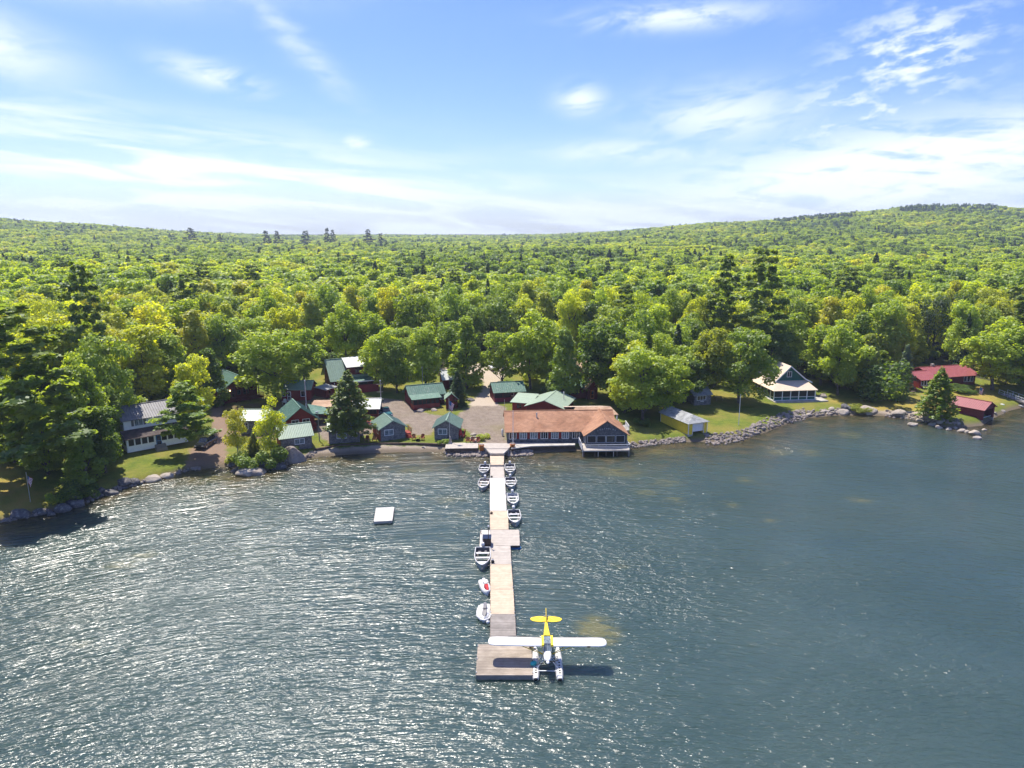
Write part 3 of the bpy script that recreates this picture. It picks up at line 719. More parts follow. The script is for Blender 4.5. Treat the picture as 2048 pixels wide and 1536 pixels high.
T('shrub', 888, 888, 874, 24, MD, 'small bush beside the tall flagpole')
T('shrub', 966, 878, 864, 30, YG, 'flower bush behind the fire pit stones')
T('shrub', 1060, 760, 738, 40, YG, 'yellow bush on the lawn behind the red cabin with the white door')
T('shrub', 1096, 796, 765, 34, DK, 'dark bush beside the brown roofed log cabin')
T('shrub', 1284, 850, 832, 34, DK, 'low bush under the broad bright tree left of the yellow boathouse')
T('shrub', 1925, 782, 768, 66, DK, 'clipped hedge in front of the low red roofed house')
T('shrub', 1718, 822, 806, 40, OL, 'low brush along the right shore stones')
T('cone', 98, 948, 800, 96, MD, 'leafy tree filling the gap right behind the leaning white pine trunk')
T('round', 224, 898, 760, 70, MD, 'dark leafy tree touching the left corner of the white house')
T('round', 160, 925, 700, 110, BR, 'bright bushy tree between the leaning pine and the thicket')
T('cone', 30, 925, 740, 90, DK, 'dark green tree at the far left above the dry lawn')
T('cone', 425, 812, 690, 78, DK, 'dark tapering tree left of the red log cabin')
T('round', 452, 762, 625, 90, MD, 'tall tree right behind the red log cabin roof')
T('round', 690, 748, 600, 100, BR, 'tall bright tree right behind the red chalet')
T('round', 1240, 800, 655, 110, MD, 'tall tree between the dense dark maple and the broad bright tree')
T('round', 1335, 800, 660, 110, BR, 'bright tree behind the left part of the yellow boathouse clump')
T('oval', 1640, 770, 640, 92, MD, 'mid green tree just behind the terrace of the green house')
T('round', 1540, 772, 650, 90, DK, 'dark tree behind the left corner of the green house')
T('round', 1330, 828, 706, 104, BR, 'bright tree merging with the broad tree right behind the yellow boathouse roof')
T('round', 1400, 796, 682, 92, MD, 'mid green tree standing over the small grey shed')
T('round', 1222, 790, 660, 92, MD, 'mid green tree just behind the side deck of the main lodge')
T('cone', 1268, 815, 676, 84, YG, 'yellow green pointed tree in the clump right of the main lodge')
T('round', 905, 752, 640, 84, MD, 'mid green tree behind the small dark red cabin')
T('round', 812, 748, 645, 90, BR, 'bright tree on the far lawn behind the long porch cabin')
T('round', 738, 745, 622, 90, MD, 'mid green tree right behind the chalet dormer')
T('oval', 1095, 770, 640, 76, BR, 'bright slim tree left of the dark tapering maple')
T('cone', 172, 968, 838, 92, MD, 'leafy tree on the shaded bank above the flat slanted boulder')
T('oval', 212, 945, 806, 78, DK, 'dark slim tree on the bank in front of the white house corner thicket')
T('shrub', 116, 1008, 975, 40, MD, 'green bush between the small flagpole and the huge reddish boulder')
T('shrub', 180, 992, 962, 50, DK, 'dark bush above the pale cracked boulder')
# far pines that stand clear of the ridge
for px, py, w, h in ((385, 478, 24, 23), (442, 479, 13, 12), (535, 479, 22, 18), (557, 479, 17, 18), (613, 479, 22, 18), (656, 479, 16, 23), (668, 479, 14, 20), (738, 480, 20, 22), (762, 480, 14, 14)):
    d = 980.0; x = (px - 1024) / FOC * (d * cos(PITCH) + 8); z = H(x, d); top = CAMZ + ray(px, py - h)[2] / ray(px, py - h)[1] * d
    o = tree('pine', x, d, z, max(8, top - z), w / 2 * d / FOC * 1.2, (.028, .045, .02), 'far pine standing clear above the forest skyline', 'pines on the skyline')
    o.children
EXCL = [(G(a, b)[0], G(a, b)[1], r) for a, b, r in ((1580, 800, 9), (1560, 790, 9), (1600, 795, 8), (1890, 765, 11), (1930, 760, 9), (1860, 765, 8), (700, 770, 9), (740, 770, 8), (480, 800, 9), (1160, 790, 8), (1130, 790, 8), (1170, 752, 5), (590, 795, 6), (900, 770, 6), (320, 880, 9), (1400, 800, 5), (355, 870, 8))]
def zone_label(px, adj, kind):
    z = ['behind the leaning white pine', 'on the slope left of the white house', 'above the white two storey house', 'above the red log cabin', 'above the red chalet', 'above the long red porch cabin', 'above the gravel road', 'above the main lodge',
         'above the yellow boathouse', 'above the small grey shed', 'above the green house', 'above the bush thicket', 'above the low red roofed house', 'above the red boathouse']
    e = [120, 230, 400, 560, 700, 860, 1000, 1180, 1340, 1450, 1620, 1770, 1900, 9999]
    return '%s %s in forest %s' % (adj, kind, z[bisect.bisect(e, px)])
# forest points: jittered rows back from the tree line
rs = np.random.RandomState(21); pts = []
y = 70.0
while y < 2300:
    sp = 7.4 + max(0, y - 150) * .004; x0 = -y * .86 - 40; x1 = y * .86 + 40; n = int((x1 - x0) / sp)
    xs_ = x0 + (np.arange(n) + rs.uniform(0, 1)) * sp + rs.uniform(-.42, .42, n) * sp; ys_ = y + rs.uniform(-.42, .42, n) * sp
    for a, b in zip(xs_, ys_): pts.append((a, b))
    y += sp * .88
pts = np.array(pts); pts = pts[pts[:, 1] > tline(pts[:, 0]) + 2.0]
pts = pts[pts[:, 1] > shore(pts[:, 0]) + 6]
keep = np.ones(len(pts), bool)
for ux, uy, r in USED + EXCL: keep &= ~(np.hypot(pts[:, 0] - ux, pts[:, 1] - uy) < r * .85 + 1.2 if r else True)
keep &= ~((pts[:, 1] < 320) & (np.abs(pts[:, 0]) < 200) & (pdist(pts[:, 0], pts[:, 1], ROAD) > -1.5))
pts = pts[keep]
dep = pts[:, 1] - tline(pts[:, 0]); infr = np.abs(pts[:, 0] / (pts[:, 1] * .977 + 5)) < .76
patch = .5 + .5 * np.sin(pts[:, 0] * .021 + 2 * np.sin(pts[:, 1] * .013)) * np.cos(pts[:, 1] * .017 + np.sin(pts[:, 0] * .031))
conp = .07 + .10 * (patch < .22)
rnd = rs.uniform(0, 1, len(pts))
ispruce = rnd < conp
score = np.where(infr & (pts[:, 1] < 330), pts[:, 1] + .25 * dep, 1e6)
order = np.argsort(score)
nb = ns = 0; ind = np.zeros(len(pts), bool)
for i in order:
    if score[i] > 1e5: break
    if ispruce[i]:
        if ns < 60: ind[i] = True; ns += 1
    elif nb < 262: ind[i] = True; nb += 1
    if ns >= 60 and nb >= 262: break
TINTS = [(DK, 'dark green'), (MD, 'mid green'), (MD, 'mid green'), (BR, 'bright green'), (BR, 'bright green'), (YG, 'yellow green'), (YG, 'yellow green'), (YL, 'sunny yellow'), (OL, 'olive'), ((.07, .115, .03), 'grey green')]
for i in np.where(ind)[0]:
    x, y = pts[i]; z = H(x, y); px, py = project(x, y, z + 12)
    if ispruce[i]:
        k = 'pine' if rs.uniform() < .3 else 'spruce'; Hh = rs.uniform(13, 19) if k == 'spruce' else rs.uniform(18, 23)
        tree(k, x, y, z, Hh, Hh * rs.uniform(.15, .19) if k == 'spruce' else Hh * .24, SP if k == 'spruce' else PN, zone_label(px, 'tall' if Hh > 16.5 else 'small', 'dark spruce' if k == 'spruce' else 'spreading pine'), 'conifers in the forest behind the camp')
    else:
        j = int(np.clip(rs.uniform(0, 7) + patch[i] * 4 - .5, 0, 9)); t, nm = TINTS[j]; k = ['round', 'oval', 'round', 'cone', 'airy'][rs.randint(5)]
        Hh = rs.uniform(14.5, 20.5) * (1 - .12 * min(1, dep[i] / 120)); ad = ('tall ' if Hh > 16.8 else 'low ') + nm
        f = rs.uniform(.85, 1.15); tree(k, x, y, z, Hh, rs.uniform(4.4, 6.3), tuple(c * f for c in t), zone_label(px, ad, {'round': 'round broadleaf', 'oval': 'slim broadleaf', 'cone': 'tapering broadleaf', 'airy': 'open crowned birch'}[k]), 'broadleaf trees in the forest behind the camp')
# the far wood: one mass
rest = pts[~ind]; rp = patch[~ind]; rsd = ispruce[~ind]
def far_forest(name, sel, protos, hs, matl):
    q = rest[sel]; k = len(q); Z = hz(q[:, 0], q[:, 1]) - .3
    me = bpy.data.meshes.new(name); me.vertices.add(k); me.vertices.foreach_set('co', np.stack([q[:, 0], q[:, 1], Z], 1).astype(np.float32).ravel())
    grow = 1 + np.clip((q[:, 1] - 250) / 1750, 0, 1) * .55
    sx = (rs.uniform(1.1, 1.7, k) + rp[sel] * .5) * grow * hs[2]; sz = rs.uniform(hs[0], hs[1], k)
    for an, av, ty in (('sx', sx, 'FLOAT'), ('sz', sz, 'FLOAT'), ('rot', rs.uniform(0, 6.28, k), 'FLOAT'), ('patch', rp[sel], 'FLOAT'), ('pick', rs.randint(0, len(protos), k), 'INT')):
        a = me.attributes.new(an, ty, 'POINT'); a.data.foreach_set('value', av.astype(np.float32 if ty == 'FLOAT' else np.int32))
    me.update(); o = tag(obj(name, me), 'wooded slopes rolling back to the skyline behind the camp' if 'conifer' not in name else 'dark conifers scattered through the far wooded slopes', 'forest', kind='stuff')
    cc = bpy.data.collections.new(name + '_trees')
    for i, (cme) in enumerate(protos):
        po = bpy.data.objects.new('%s_tree%d' % (name, i), cme); cc.objects.link(po)
    ng = bpy.data.node_groups.new(name, 'GeometryNodeTree'); ng.interface.new_socket('Geometry', in_out='INPUT', socket_type='NodeSocketGeometry'); ng.interface.new_socket('Geometry', in_out='OUTPUT', socket_type='NodeSocketGeometry')
    n, l = ng.nodes, ng.links; gi = n.new('NodeGroupInput'); go = n.new('NodeGroupOutput'); iop = n.new('GeometryNodeInstanceOnPoints'); ci = n.new('GeometryNodeCollectionInfo')
    ci.inputs['Collection'].default_value = cc; ci.inputs['Separate Children'].default_value = True; ci.inputs['Reset Children'].default_value = True
    def na(nm, ty='FLOAT'):
        a = n.new('GeometryNodeInputNamedAttribute'); a.data_type = ty; a.inputs[0].default_value = nm; return a.outputs[0]
    cx = n.new('ShaderNodeCombineXYZ'); l.new(na('sx'), cx.inputs[0]); l.new(na('sx'), cx.inputs[1]); l.new(na('sz'), cx.inputs[2])
    cr = n.new('ShaderNodeCombineXYZ'); l.new(na('rot'), cr.inputs[2])
    l.new(gi.outputs[0], iop.inputs['Points']); l.new(ci.outputs[0], iop.inputs['Instance']); iop.inputs['Pick Instance'].default_value = True
    l.new(na('pick', 'INT'), iop.inputs['Instance Index']); l.new(cx.outputs[0], iop.inputs['Scale']); l.new(cr.outputs[0], iop.inputs['Rotation']); l.new(iop.outputs[0], go.inputs[0])
    md = o.modifiers.new('trees', 'NODES'); md.node_group = ng
    return o
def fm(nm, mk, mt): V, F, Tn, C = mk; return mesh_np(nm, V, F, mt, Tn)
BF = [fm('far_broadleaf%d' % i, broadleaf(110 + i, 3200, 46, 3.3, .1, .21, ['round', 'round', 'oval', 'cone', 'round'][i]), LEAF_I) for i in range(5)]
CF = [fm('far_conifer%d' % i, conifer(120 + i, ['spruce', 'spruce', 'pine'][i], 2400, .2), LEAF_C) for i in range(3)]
az = rest[:, 0] / rest[:, 1]
ridge = (rest[:, 1] > 1180) & (rest[:, 1] < 1750) & (((az > .36) & (az < .475)) | ((az > .53) & (az < .665)))
cs = rsd | (ridge & (rs.uniform(0, 1, len(rest)) < .72))
far_forest('distant_forest', ~cs, BF, (1.25, 2.0, 1.3), None)
far_forest('distant_conifer_forest', cs, CF, (1.45, 2.1, 1.35), None)
rs = np.random.RandomState(77); k = 0
for px in list(range(-10, 2060, 26)):
    e = np.interp(px, [p_[0] for p_ in TREELINE], [p_[1] for p_ in TREELINE]); jx = px + rs.uniform(-9, 9)
    if any(abs(jx - a) < 24 for a in (985, 1178, 590)): continue
    g = G(jx, e + rs.uniform(-4, 3)); Hh = rs.uniform(3, 7.5); low = Hh < 5; tn_ = [DK, MD, MD, BR, OL][rs.randint(5)]; nm = {DK: 'dark green', MD: 'mid green', BR: 'bright green', OL: 'olive'}[tn_]
    lb = zone_label(jx, nm, 'bush at the edge' if low else 'sapling at the edge').replace('at the edge in forest', 'at the forest edge')
    tree('shrub' if low else 'cone', g[0], g[1], g[2], Hh, rs.uniform(2.0, 3.2), tn_, lb, 'bushes and saplings along the forest edge')
print('trees individual', nb, ns, 'far', len(rest), 'total pts', len(pts))
# ------------------------------------------------------------------ buildings
class House:
    """front-left and front-right wall feet given on the ground; local x along the front, y into the plot, z up"""
    def __init__(s, name, label, cat, L, Rr, D, wall, trim='white_trim', sink=.6, zoff=0.0, depth_y=None, Lz=None):
        a = G(*L); b = G(*Rr)
        if depth_y is not None:       # right foot on the same line of sight but a given depth
            pass
        s.W = math.hypot(b[0] - a[0], b[1] - a[1]); s.yaw = atan2(b[1] - a[1], b[0] - a[0]); s.D = D
        z = (a[2] + b[2]) / 2 + zoff; s.root = empty(name, (a[0], a[1], z), s.yaw, label, cat); s.wall = wall; s.trim = trim; s.sink = sink
        s.d = Vector((cos(s.yaw), sin(s.yaw), 0)); s.n = Vector((-sin(s.yaw), cos(s.yaw), 0)); s.o = Vector((a[0], a[1], z))
        USEDH.append((s.o + s.d * s.W / 2 + s.n * D / 2)[:2] + (max(s.W, D) * .62,))
    def world(s, x, y, z=0): return s.o + s.d * x + s.n * y + Vector((0, 0, z))
    def walls(s, h, rise, axis, x0=0, x1=None, y0=0, y1=None, m=None, z0=None, name='wall', parent=None):
        x1 = s.W if x1 is None else x1; y1 = s.D if y1 is None else y1; z0 = -s.sink if z0 is None else z0
        b = MB()
        if axis == 'x': b.prism([(x0, y0, z0), (x0, y0, h), (x0, (y0 + y1) / 2, h + rise), (x0, y1, h), (x0, y1, z0)], (x1 - x0, 0, 0))
        elif axis == 'y': b.prism([(x0, y0, z0), (x0, y0, h), ((x0 + x1) / 2, y0, h + rise), (x1, y0, h), (x1, y0, z0)], (0, y1 - y0, 0))
        elif axis == 'shed': b.prism([(x0, y0, z0), (x0, y0, h), (x0, y1, h + rise), (x0, y1, z0)], (x1 - x0, 0, 0))
        elif axis == 'sheda': b.prism([(x0, y0, z0), (x0, y0, h), (x0, y1, h + rise), (x0, y1, z0)], (x1 - x0, 0, 0))
        return b.build(name, M_(m or s.wall), parent or s.root)
    def roof(s, h, rise, axis, m, ov=.35, x0=0, x1=None, y0=0, y1=None, ribs=.45, t=.09, name='roof', og=None, cap=True, zc=.07):
        x1 = s.W if x1 is None else x1; y1 = s.D if y1 is None else y1; og = ov if og is None else og; b = MB(); r = MB()
        def sl(pts, dirv, ridge_len):
            b.slab(pts, t)
        if axis in ('x', 'y'):
            if axis == 'x':
                ym = (y0 + y1) / 2; k = rise / (ym - y0); e = h - ov * k + zc; top = h + rise + zc
                pl = [[(x0 - og, y0 - ov, e), (x1 + og, y0 - ov, e), (x1 + og, ym, top), (x0 - og, ym, top)], [(x0 - og, ym, top), (x1 + og, ym, top), (x1 + og, y1 + ov, e), (x0 - og, y1 + ov, e)]]
            else:
                xm = (x0 + x1) / 2; k = rise / (xm - x0); e = h - ov * k + zc; top = h + rise + zc
                pl = [[(x0 - ov, y1 + og, e), (x0 - ov, y0 - og, e), (xm, y0 - og, top), (xm, y1 + og, top)], [(xm, y1 + og, top), (xm, y0 - og, top), (x1 + ov, y0 - og, e), (x1 + ov, y1 + og, e)]]
        else:
            k = rise / (y1 - y0); e = h - ov * k + zc; top = h + rise + zc
            pl = [[(x0 - og, y0 - ov, e), (x1 + og, y0 - ov, e), (x1 + og, y1, top), (x0 - og, y1, top)]]
        for q in pl:
            b.slab(q, t)
            if ribs:
                A, B, C, Dd = [Vector(p) for p in q]; 
                if axis == 'y' and q is pl[1]: A, B, C, Dd = C, Dd, A, B
                if axis == 'y' and q is pl[0]: A, B, C, Dd = A, B, C, Dd
                L = (B - A).length; n = max(2, int(L / ribs)); nn = (B - A).cross(Dd - A).normalized(); nn = nn if nn.z > 0 else -nn; du = (B - A).normalized()
                for i in range(n + 1):
                    p = A.lerp(B, i / n); q2 = Dd.lerp(C, i / n); w = .035
                    if i == 0: p = p + du * w; q2 = q2 + du * w
                    if i == n: p = p - du * w; q2 = q2 - du * w
                    b.add([p - du * w + nn * .002, p + du * w + nn * .002, q2 + du * w + nn * .002, q2 - du * w + nn * .002, p + nn * .045, q2 + nn * .045], [(0, 1, 4), (1, 2, 5, 4), (2, 3, 5), (3, 0, 4, 5)])
        if axis == 'x' and cap: b.box(x0 - og + .01, x1 + og - .01, ym - .12, ym + .12, top - .02, top + .06)
        if axis == 'y' and cap: b.box(xm - .12, xm + .12, y0 - og + .01, y1 + og - .01, top - .02, top + .06)
        return b.build(name, M_(m), s.root)
    def rect(s, b, face, u0, u1, z0, z1, d0, d1, off=0):
        """box on a wall face between depth d0 and d1 outside the wall"""
        if face == 'F': b.box(u0, u1, off - d1, off - d0, z0, z1)
        elif face == 'B': b.box(u0, u1, off + d0, off + d1, z0, z1)
        elif face == 'L': b.box(off - d1, off - d0, u0, u1, z0, z1)
        elif face == 'R': b.box(off + d0, off + d1, u0, u1, z0, z1)
    def window(s, face, u, z, w, h, off=0, m=None, pane='glass', mull=1, fw=.09, name='window', shut=None, transom=0):
        if face == 'R' and off == 0: off = s.W
        b = MB(); m = M_(m or s.trim); u0, u1, z1 = u, u + w, z + h
        s.rect(b, face, u0 - fw, u1 + fw, z - fw, z, 0.003, .06, off); s.rect(b, face, u0 - fw, u1 + fw, z1, z1 + fw, 0.003, .06, off)
        s.rect(b, face, u0 - fw, u0, z, z1, 0.003, .06, off); s.rect(b, face, u1, u1 + fw, z, z1, 0.003, .06, off)
        for i in range(mull):
            c = u0 + w * (i + 1) / (mull + 1); s.rect(b, face, c - .03, c + .03, z, z1, .02, .05, off)
        if transom: s.rect(b, face, u0, u1, z + h * transom - .03, z + h * transom + .03, .018, .045, off)
        f = b.build(name, m, s.root); g = MB(); s.rect(g, face, u0, u1, z, z1, .003, .02, off); g.build('pane', M_(pane), f)
        if shut:
            for sg in (-1, 1):
                q = MB(); c = u0 - fw - .24 if sg < 0 else u1 + fw + .24; s.rect(q, face, c - .2, c + .2, z - .03, z1 + .03, .003, .04, off); q.build('shutter', M_(shut), s.root)
        return f
    def door(s, face, u, z, w=.9, h=2.05, off=0, m='white_trim', pane='glass', handle=True):
        b = MB(); s.rect(b, face, u, u + w, z, z + h, .003, .05, off); f = b.build('door', M_(m), s.root)
        g = MB(); s.rect(g, face, u + .15, u + w - .15, z + h * .52, z + h - .18, .052, .06, off); s.rect(g, face, u + .15, u + w * .5 - .03, z + .2, z + h * .44, .052, .06, off); s.rect(g, face, u + w * .5 + .03, u + w - .15, z + .2, z + h * .44, .052, .06, off); g.build('door_pane', M_(pane), f)
    def deck(s, x0, x1, y0, y1, z, m='red_deck', rail='FLR', rh=.9, legs=True, balus=.16, railm=None, name='deck', rt=.045):
        b = MB(); nb = max(2, int((x1 - x0) / .15)); 
        for i in range(nb):
            b.tone = random.random(); a = x0 + (x1 - x0) * i / nb; b.box(a + .006, a + (x1 - x0) / nb - .006, y0, y1, z - .05, z)
        b.box(x0 + .02, x1 - .02, y0 + .02, y1 - .02, z - .22, z - .052)
        dk = b.build(name, M_(m), s.root)
        if legs:
            for i in range(max(2, int((x1 - x0) / 2.4)) + 1):
                n = max(2, int((x1 - x0) / 2.4)); xx = x0 + .1 + (x1 - x0 - .2) * i / n
                q = MB(); q.box(xx - .06, xx + .06, y0 + .06, y0 + .18, -s.sink, z - .22); q.build('deck_post', M_(m), s.root)
        if rail:
            r = MB(); runs = {'F': ((x0, y0), (x1, y0)), 'L': ((x0, y0), (x0, y1)), 'R': ((x1, y0), (x1, y1))}
            for k in rail:
                (ax, ay), (bx_, by_) = runs[k]; L = math.hypot(bx_ - ax, by_ - ay)
                r.tube([(ax, ay, z + rh), (bx_, by_, z + rh)], rt, 4); r.tube([(ax, ay, z + .12), (bx_, by_, z + .12)], rt * .7, 4)
                n = max(1, int(L / balus))
                for i in range(n + 1):
                    f = i / n; X_, Y_ = ax + (bx_ - ax) * f, ay + (by_ - ay) * f; th = rt if i % 8 == 0 or i == n else .017
                    r.box(X_ - th, X_ + th, Y_ - th, Y_ + th, z, z + rh)
            r.build('railing', M_(railm or m), s.root)
        return dk
    def steps(s, x0, x1, ytop, z, n=3, m='red_deck', face='F'):
        b = MB()
        for i in range(n):
            zz = z * (1 - (i + 1) / (n + 0.0)) if n else 0; b.box(x0, x1, ytop - (i + 1) * .28, ytop - i * .28 - .004, -.3, z - (i + 1) * z / (n + 1))
        b.build('steps', M_(m), s.root)
    def pipe(s, x, y, z0, z1, r=.09, m='steel', name='chimney_pipe'):
        b = MB(); b.tube([(x, y, z0), (x, y, z1)], r, 8); b.tube([(x, y, z1), (x, y, z1 + .12)], [r * 1.7, r * .4], 8); b.build(name, M_(m), s.root)
    def corner(s, h, m=None, x1=None, y0=0):
        x1 = s.W if x1 is None else x1
        for xx in (0, x1):
            b = MB(); b.box(xx - .06, xx + .06, y0 - .06, y0 + .06, -s.sink, h - .03); b.build('corner_board', M_(m or s.trim), s.root)
USEDH = []
def px_len(px, pt):
    """metres covered by px picture pixels at a place"""
    w = pt[1] * cos(PITCH) + (CAMZ - pt[2]) * sin(PITCH); return px * w / FOC

# A white two storey house with screened porch
h = House('white_house', 'white two storey house with brown metal roof and long screened porch', 'house', (256, 909), (377, 889), 8.6, 'white_wall', sink=1.0, zoff=.25)
W = h.W
h.walls(2.5, .9, 'shed', y1=2.3, z0=.15, name='porch_wall'); h.walls(5.3, 1.7, 'x', x0=.35, x1=W - .9, y0=2.3, y1=8.2)
h.roof(2.5, .9, 'shed', 'brown_roof', y1=2.29, ov=.3, ribs=0, name='porch_roof'); h.roof(5.3, 1.7, 'x', 'gray_metal', x0=.35, x1=W - .9, y0=2.3, y1=8.2, ov=.4, ribs=.4)
pw = (W - .4) / 9
for i in range(9):
    if i == 4: h.door('F', .3 + i * pw + .1, .35, .9, 2.0, m='blue_plastic')
    else: h.window('F', .28 + i * pw, 1.25, pw - .2, 1.05, mull=0, pane='screen', fw=.07)
h.window('L', .35, 1.25, 1.5, 1.05, mull=0, pane='screen')
h.window('F', 2.1, 4.0, 1.25, 1.05, off=2.3, mull=1, pane='glass_pale', shut='gray_metal'); h.window('F', 7.1, 4.0, 1.25, 1.05, off=2.3, mull=1, pane='glass_pale', shut='gray_metal')
h.window('L', 4.2, 3.9, .8, 1.1, off=.35, mull=0); h.steps(.3 + 4 * pw - .2, .3 + 4 * pw + 1.5, -.02, .9, 4, 'deck_gray')
h.pipe(W * .55, 6.2, 6.2, 7.3)
# B red log cabin with railed porch, roof seen from its left slope
h = House('log_cabin', 'dark red log cabin with green roof, railed porch and a glowing lamp', 'cabin', (446, 808), (526, 797), 9.5, 'dark_red', sink=1.2)
h.walls(2.9, 2.5, 'y', x1=8.2, y0=2.0, y1=9.5); h.roof(2.9, 2.5, 'y', 'green_old', x1=8.2, y0=.6, y1=9.6, ov=.55); h.deck(-.4, h.W, -.6, 2.0, .5, 'dark_red', balus=.3)
h.window('F', 5.2, 1.1, 1.1, 1.1, off=2.0, m='wood_dark'); h.door('F', 2.6, .55, off=2.0, m='wood_dark'); h.window('F', 3.9, 1.2, .6, .9, off=2.0, m='wood_dark')
for xx in (.1, 2.8, 5.4, 8.0):
    b = MB(); b.box(xx - .07, xx + .07, .65, .79, .5, 2.95); b.build('porch_post', M_('dark_red'), h.root)
lm = bpy.data.materials.new('lamp_glow'); lm.use_nodes = True; bs = lm.node_tree.nodes['Principled BSDF']; bs.inputs['Emission Color'].default_value = (1, .62, .3, 1); bs.inputs['Emission Strength'].default_value = 6; bs.inputs['Base Color'].default_value = (.8, .6, .4, 1)
b = MB(); b.sphere((2.35, 1.88, 2.25), .13); b.build('porch_lamp', lm, h.root); h.pipe(2.6, 6, 4.5, 6.0, .07)
# C grey cabin with the pale flat looking roof
h = House('grey_cabin', 'grey shingled cabin with pale green roof between the two shore birches', 'cabin', (482, 868), (531, 868), 6.0, 'gray_shingle')
h.walls(2.7, 1.2, 'x'); h.roof(2.7, 1.2, 'x', 'pale_green'); h.window('F', .5, 1.0, .9, 1.15, transom=.5); h.window('F', 3.2, 1.0, .8, 1.0, mull=0)
# D small red cabin with ribbed roof
h = House('red_cabin', 'small red cabin with ribbed pale green roof beside the tall birch trunk', 'cabin', (564, 803), (621, 800), 5.5, 'red_wall')
h.walls(2.5, 1.3, 'x'); h.roof(2.5, 1.3, 'x', 'green_metal', ribs=.3); h.door('F', 1.2, 0.05, .8, 2.0, m='white_trim'); h.window('F', h.W - 1.9, 1.0, .9, 1.1, mull=0); h.window('F', .25, 1.0, .6, .8, mull=0); h.pipe(2, 4, 3.3, 4.4, .06)
# E red cabin with the dark teal swept roof
h = House('red_cabin', 'red cabin with dark teal roof behind the ribbed roof grey cabin', 'cabin', (574, 862), (630, 857), 6.5, 'red_wall')
h.walls(2.4, 2.0, 'y', x1=5.2, m='red_wall'); h.roof(2.4, 2.0, 'y', 'green_old', x1=5.2, ov=.9); h.deck(.2, 5.2, -1.2, 0, .4, 'red_deck', rail='FR'); h.window('F', 1.0, .95, 1.2, 1.0, pane='screen'); h.window('F', 3.0, .95, 1.2, 1.0, pane='screen'); h.pipe(4.4, 3.2, 2.9, 4.1, .06)
b = MB(); b.prism([(5.2, 2.0, 2.35), (5.2, 6.0, 3.4), (8.6, 6.0, 2.4), (8.6, 2.0, 1.9)], (0, 0, -.12)); b.build('porch_roof', M_('green_old'), h.root)
for xx, yy in ((8.4, 2.2), (8.4, 5.8)):
    b = MB(); b.box(xx - .07, xx + .07, yy - .07, yy + .07, -.5, 1.85); b.build('porch_post', M_('red_wall'), h.root)
# F ribbed roof grey cabin at the shore
h = House('grey_cabin', 'grey shore cabin with bright ribbed green roof and one wide white window', 'cabin', (563, 902), (625, 896), 5.0, 'gray_shingle', sink=1.0)
h.walls(2.45, 1.5, 'x'); h.roof(2.45, 1.5, 'x', 'green_metal', ribs=.28, ov=.4); h.window('F', h.W - 2.9, 1.0, 1.55, .85, pane='glass_pale'); b = MB(); b.box(-.03, .05, .3, 4.7, -.3, 2.3); b.build('side_boards', M_('red_wall'), h.root)
# G long grey cabin behind cedar
h = House('grey_cabin', 'long grey shore cabin half hidden behind the tall pointed cedar', 'cabin', (659, 888), (720, 884), 5.2, 'gray_shingle', sink=1.0)
h.walls(2.5, 1.3, 'x'); h.roof(2.5, 1.3, 'x', 'pale_green', ribs=.28, ov=.35); h.window('F', 1.4, .95, 1.6, .85, pane='glass_pale'); h.window('F', h.W - 1.3, 1.2, .8, .9, mull=0); b = MB(); b.box(-.06, .003, .0, 5.0, -.3, 2.4); b.build('side_boards', M_('red_siding'), h.root)
# H long red building with pale ribbed roof and porch
h = House('red_lodge', 'long red building with pale ribbed roof behind the pointed cedar', 'cabin', (622, 838), (750, 838), 6.0, 'dark_red')
h.walls(2.4, 1.1, 'x', x0=8.5, x1=13.2, y0=0.1, m='dark_red'); h.roof(2.4, 1.1, 'x', 'pale_metal', x0=8.3, x1=13.4, y0=-1.5, y1=6, ribs=.25); h.walls(2.2, .25, 'shed', x0=0, x1=8.5, y0=1.6, y1=6, m='red_wall', name='wing_wall'); h.roof(2.2, .25, 'shed', 'tan_roof', x0=0, x1=8.4, y0=1.6, y1=6, ribs=0, name='wing_roof')
h.deck(9.4, 13.2, -1.6, .1, .35, 'red_deck', rail='FR'); h.window('F', 9.9, .8, 1.1, 1.2, off=.1, m='wood_dark', pane='screen'); h.window('F', 11.5, .8, 1.3, 1.2, off=.1, m='wood_dark', pane='screen')
for xx in (9.4, 11.3, 13.2):
    b = MB(); b.box(xx - .06, xx + .06, -1.5, -1.38, .35, 2.2); b.build('porch_post', M_('dark_red'), h.root)
# I two storey red chalet with dormer
h = House('red_chalet', 'two storey red chalet with green roof, pale dormer and long red deck', 'house', (682, 789), (757, 781), 8.0, 'dark_red', sink=1.5)
W = h.W
h.walls(3.3, 3.6, 'x', x0=-1.2, x1=W - .6, y0=2.2, y1=9.8, m='dark_red'); h.roof(3.3, 3.6, 'x', 'green_metal', x0=-1.2, x1=W - .6, y0=2.2, y1=9.8, ov=.7)
b = MB(); b.box(2.3, W - 1.4, 2.5, 5.9, 3.4, 5.6); b.build('dormer_wall', M_('dark_red'), h.root)
b = MB(); b.slab([(2.0, 1.9, 5.55), (W - 1.1, 1.9, 5.55), (W - 1.1, 6.0, 7.12), (2.0, 6.0, 7.12)], .12); b.build('dormer_roof', M_('pale_metal'), h.root)
h.window('F', 4.2, 4.2, 1.2, .9, off=2.5, m='wood_dark')
b = MB(); b.slab([(1.9, -.2, 2.6), (W - 1.0, -.2, 2.6), (W - 1.0, 2.2, 3.25), (1.9, 2.2, 3.25)], .1); b.box(1.9, W - 1.0, -.26, -.2, 2.44, 2.62); rf = b.build('porch_roof', M_('green_old'), h.root)
b = MB(); b.box(1.88, W - .98, -.32, -.262, 2.42, 2.66); b.build('gutter', M_('white_trim'), rf)
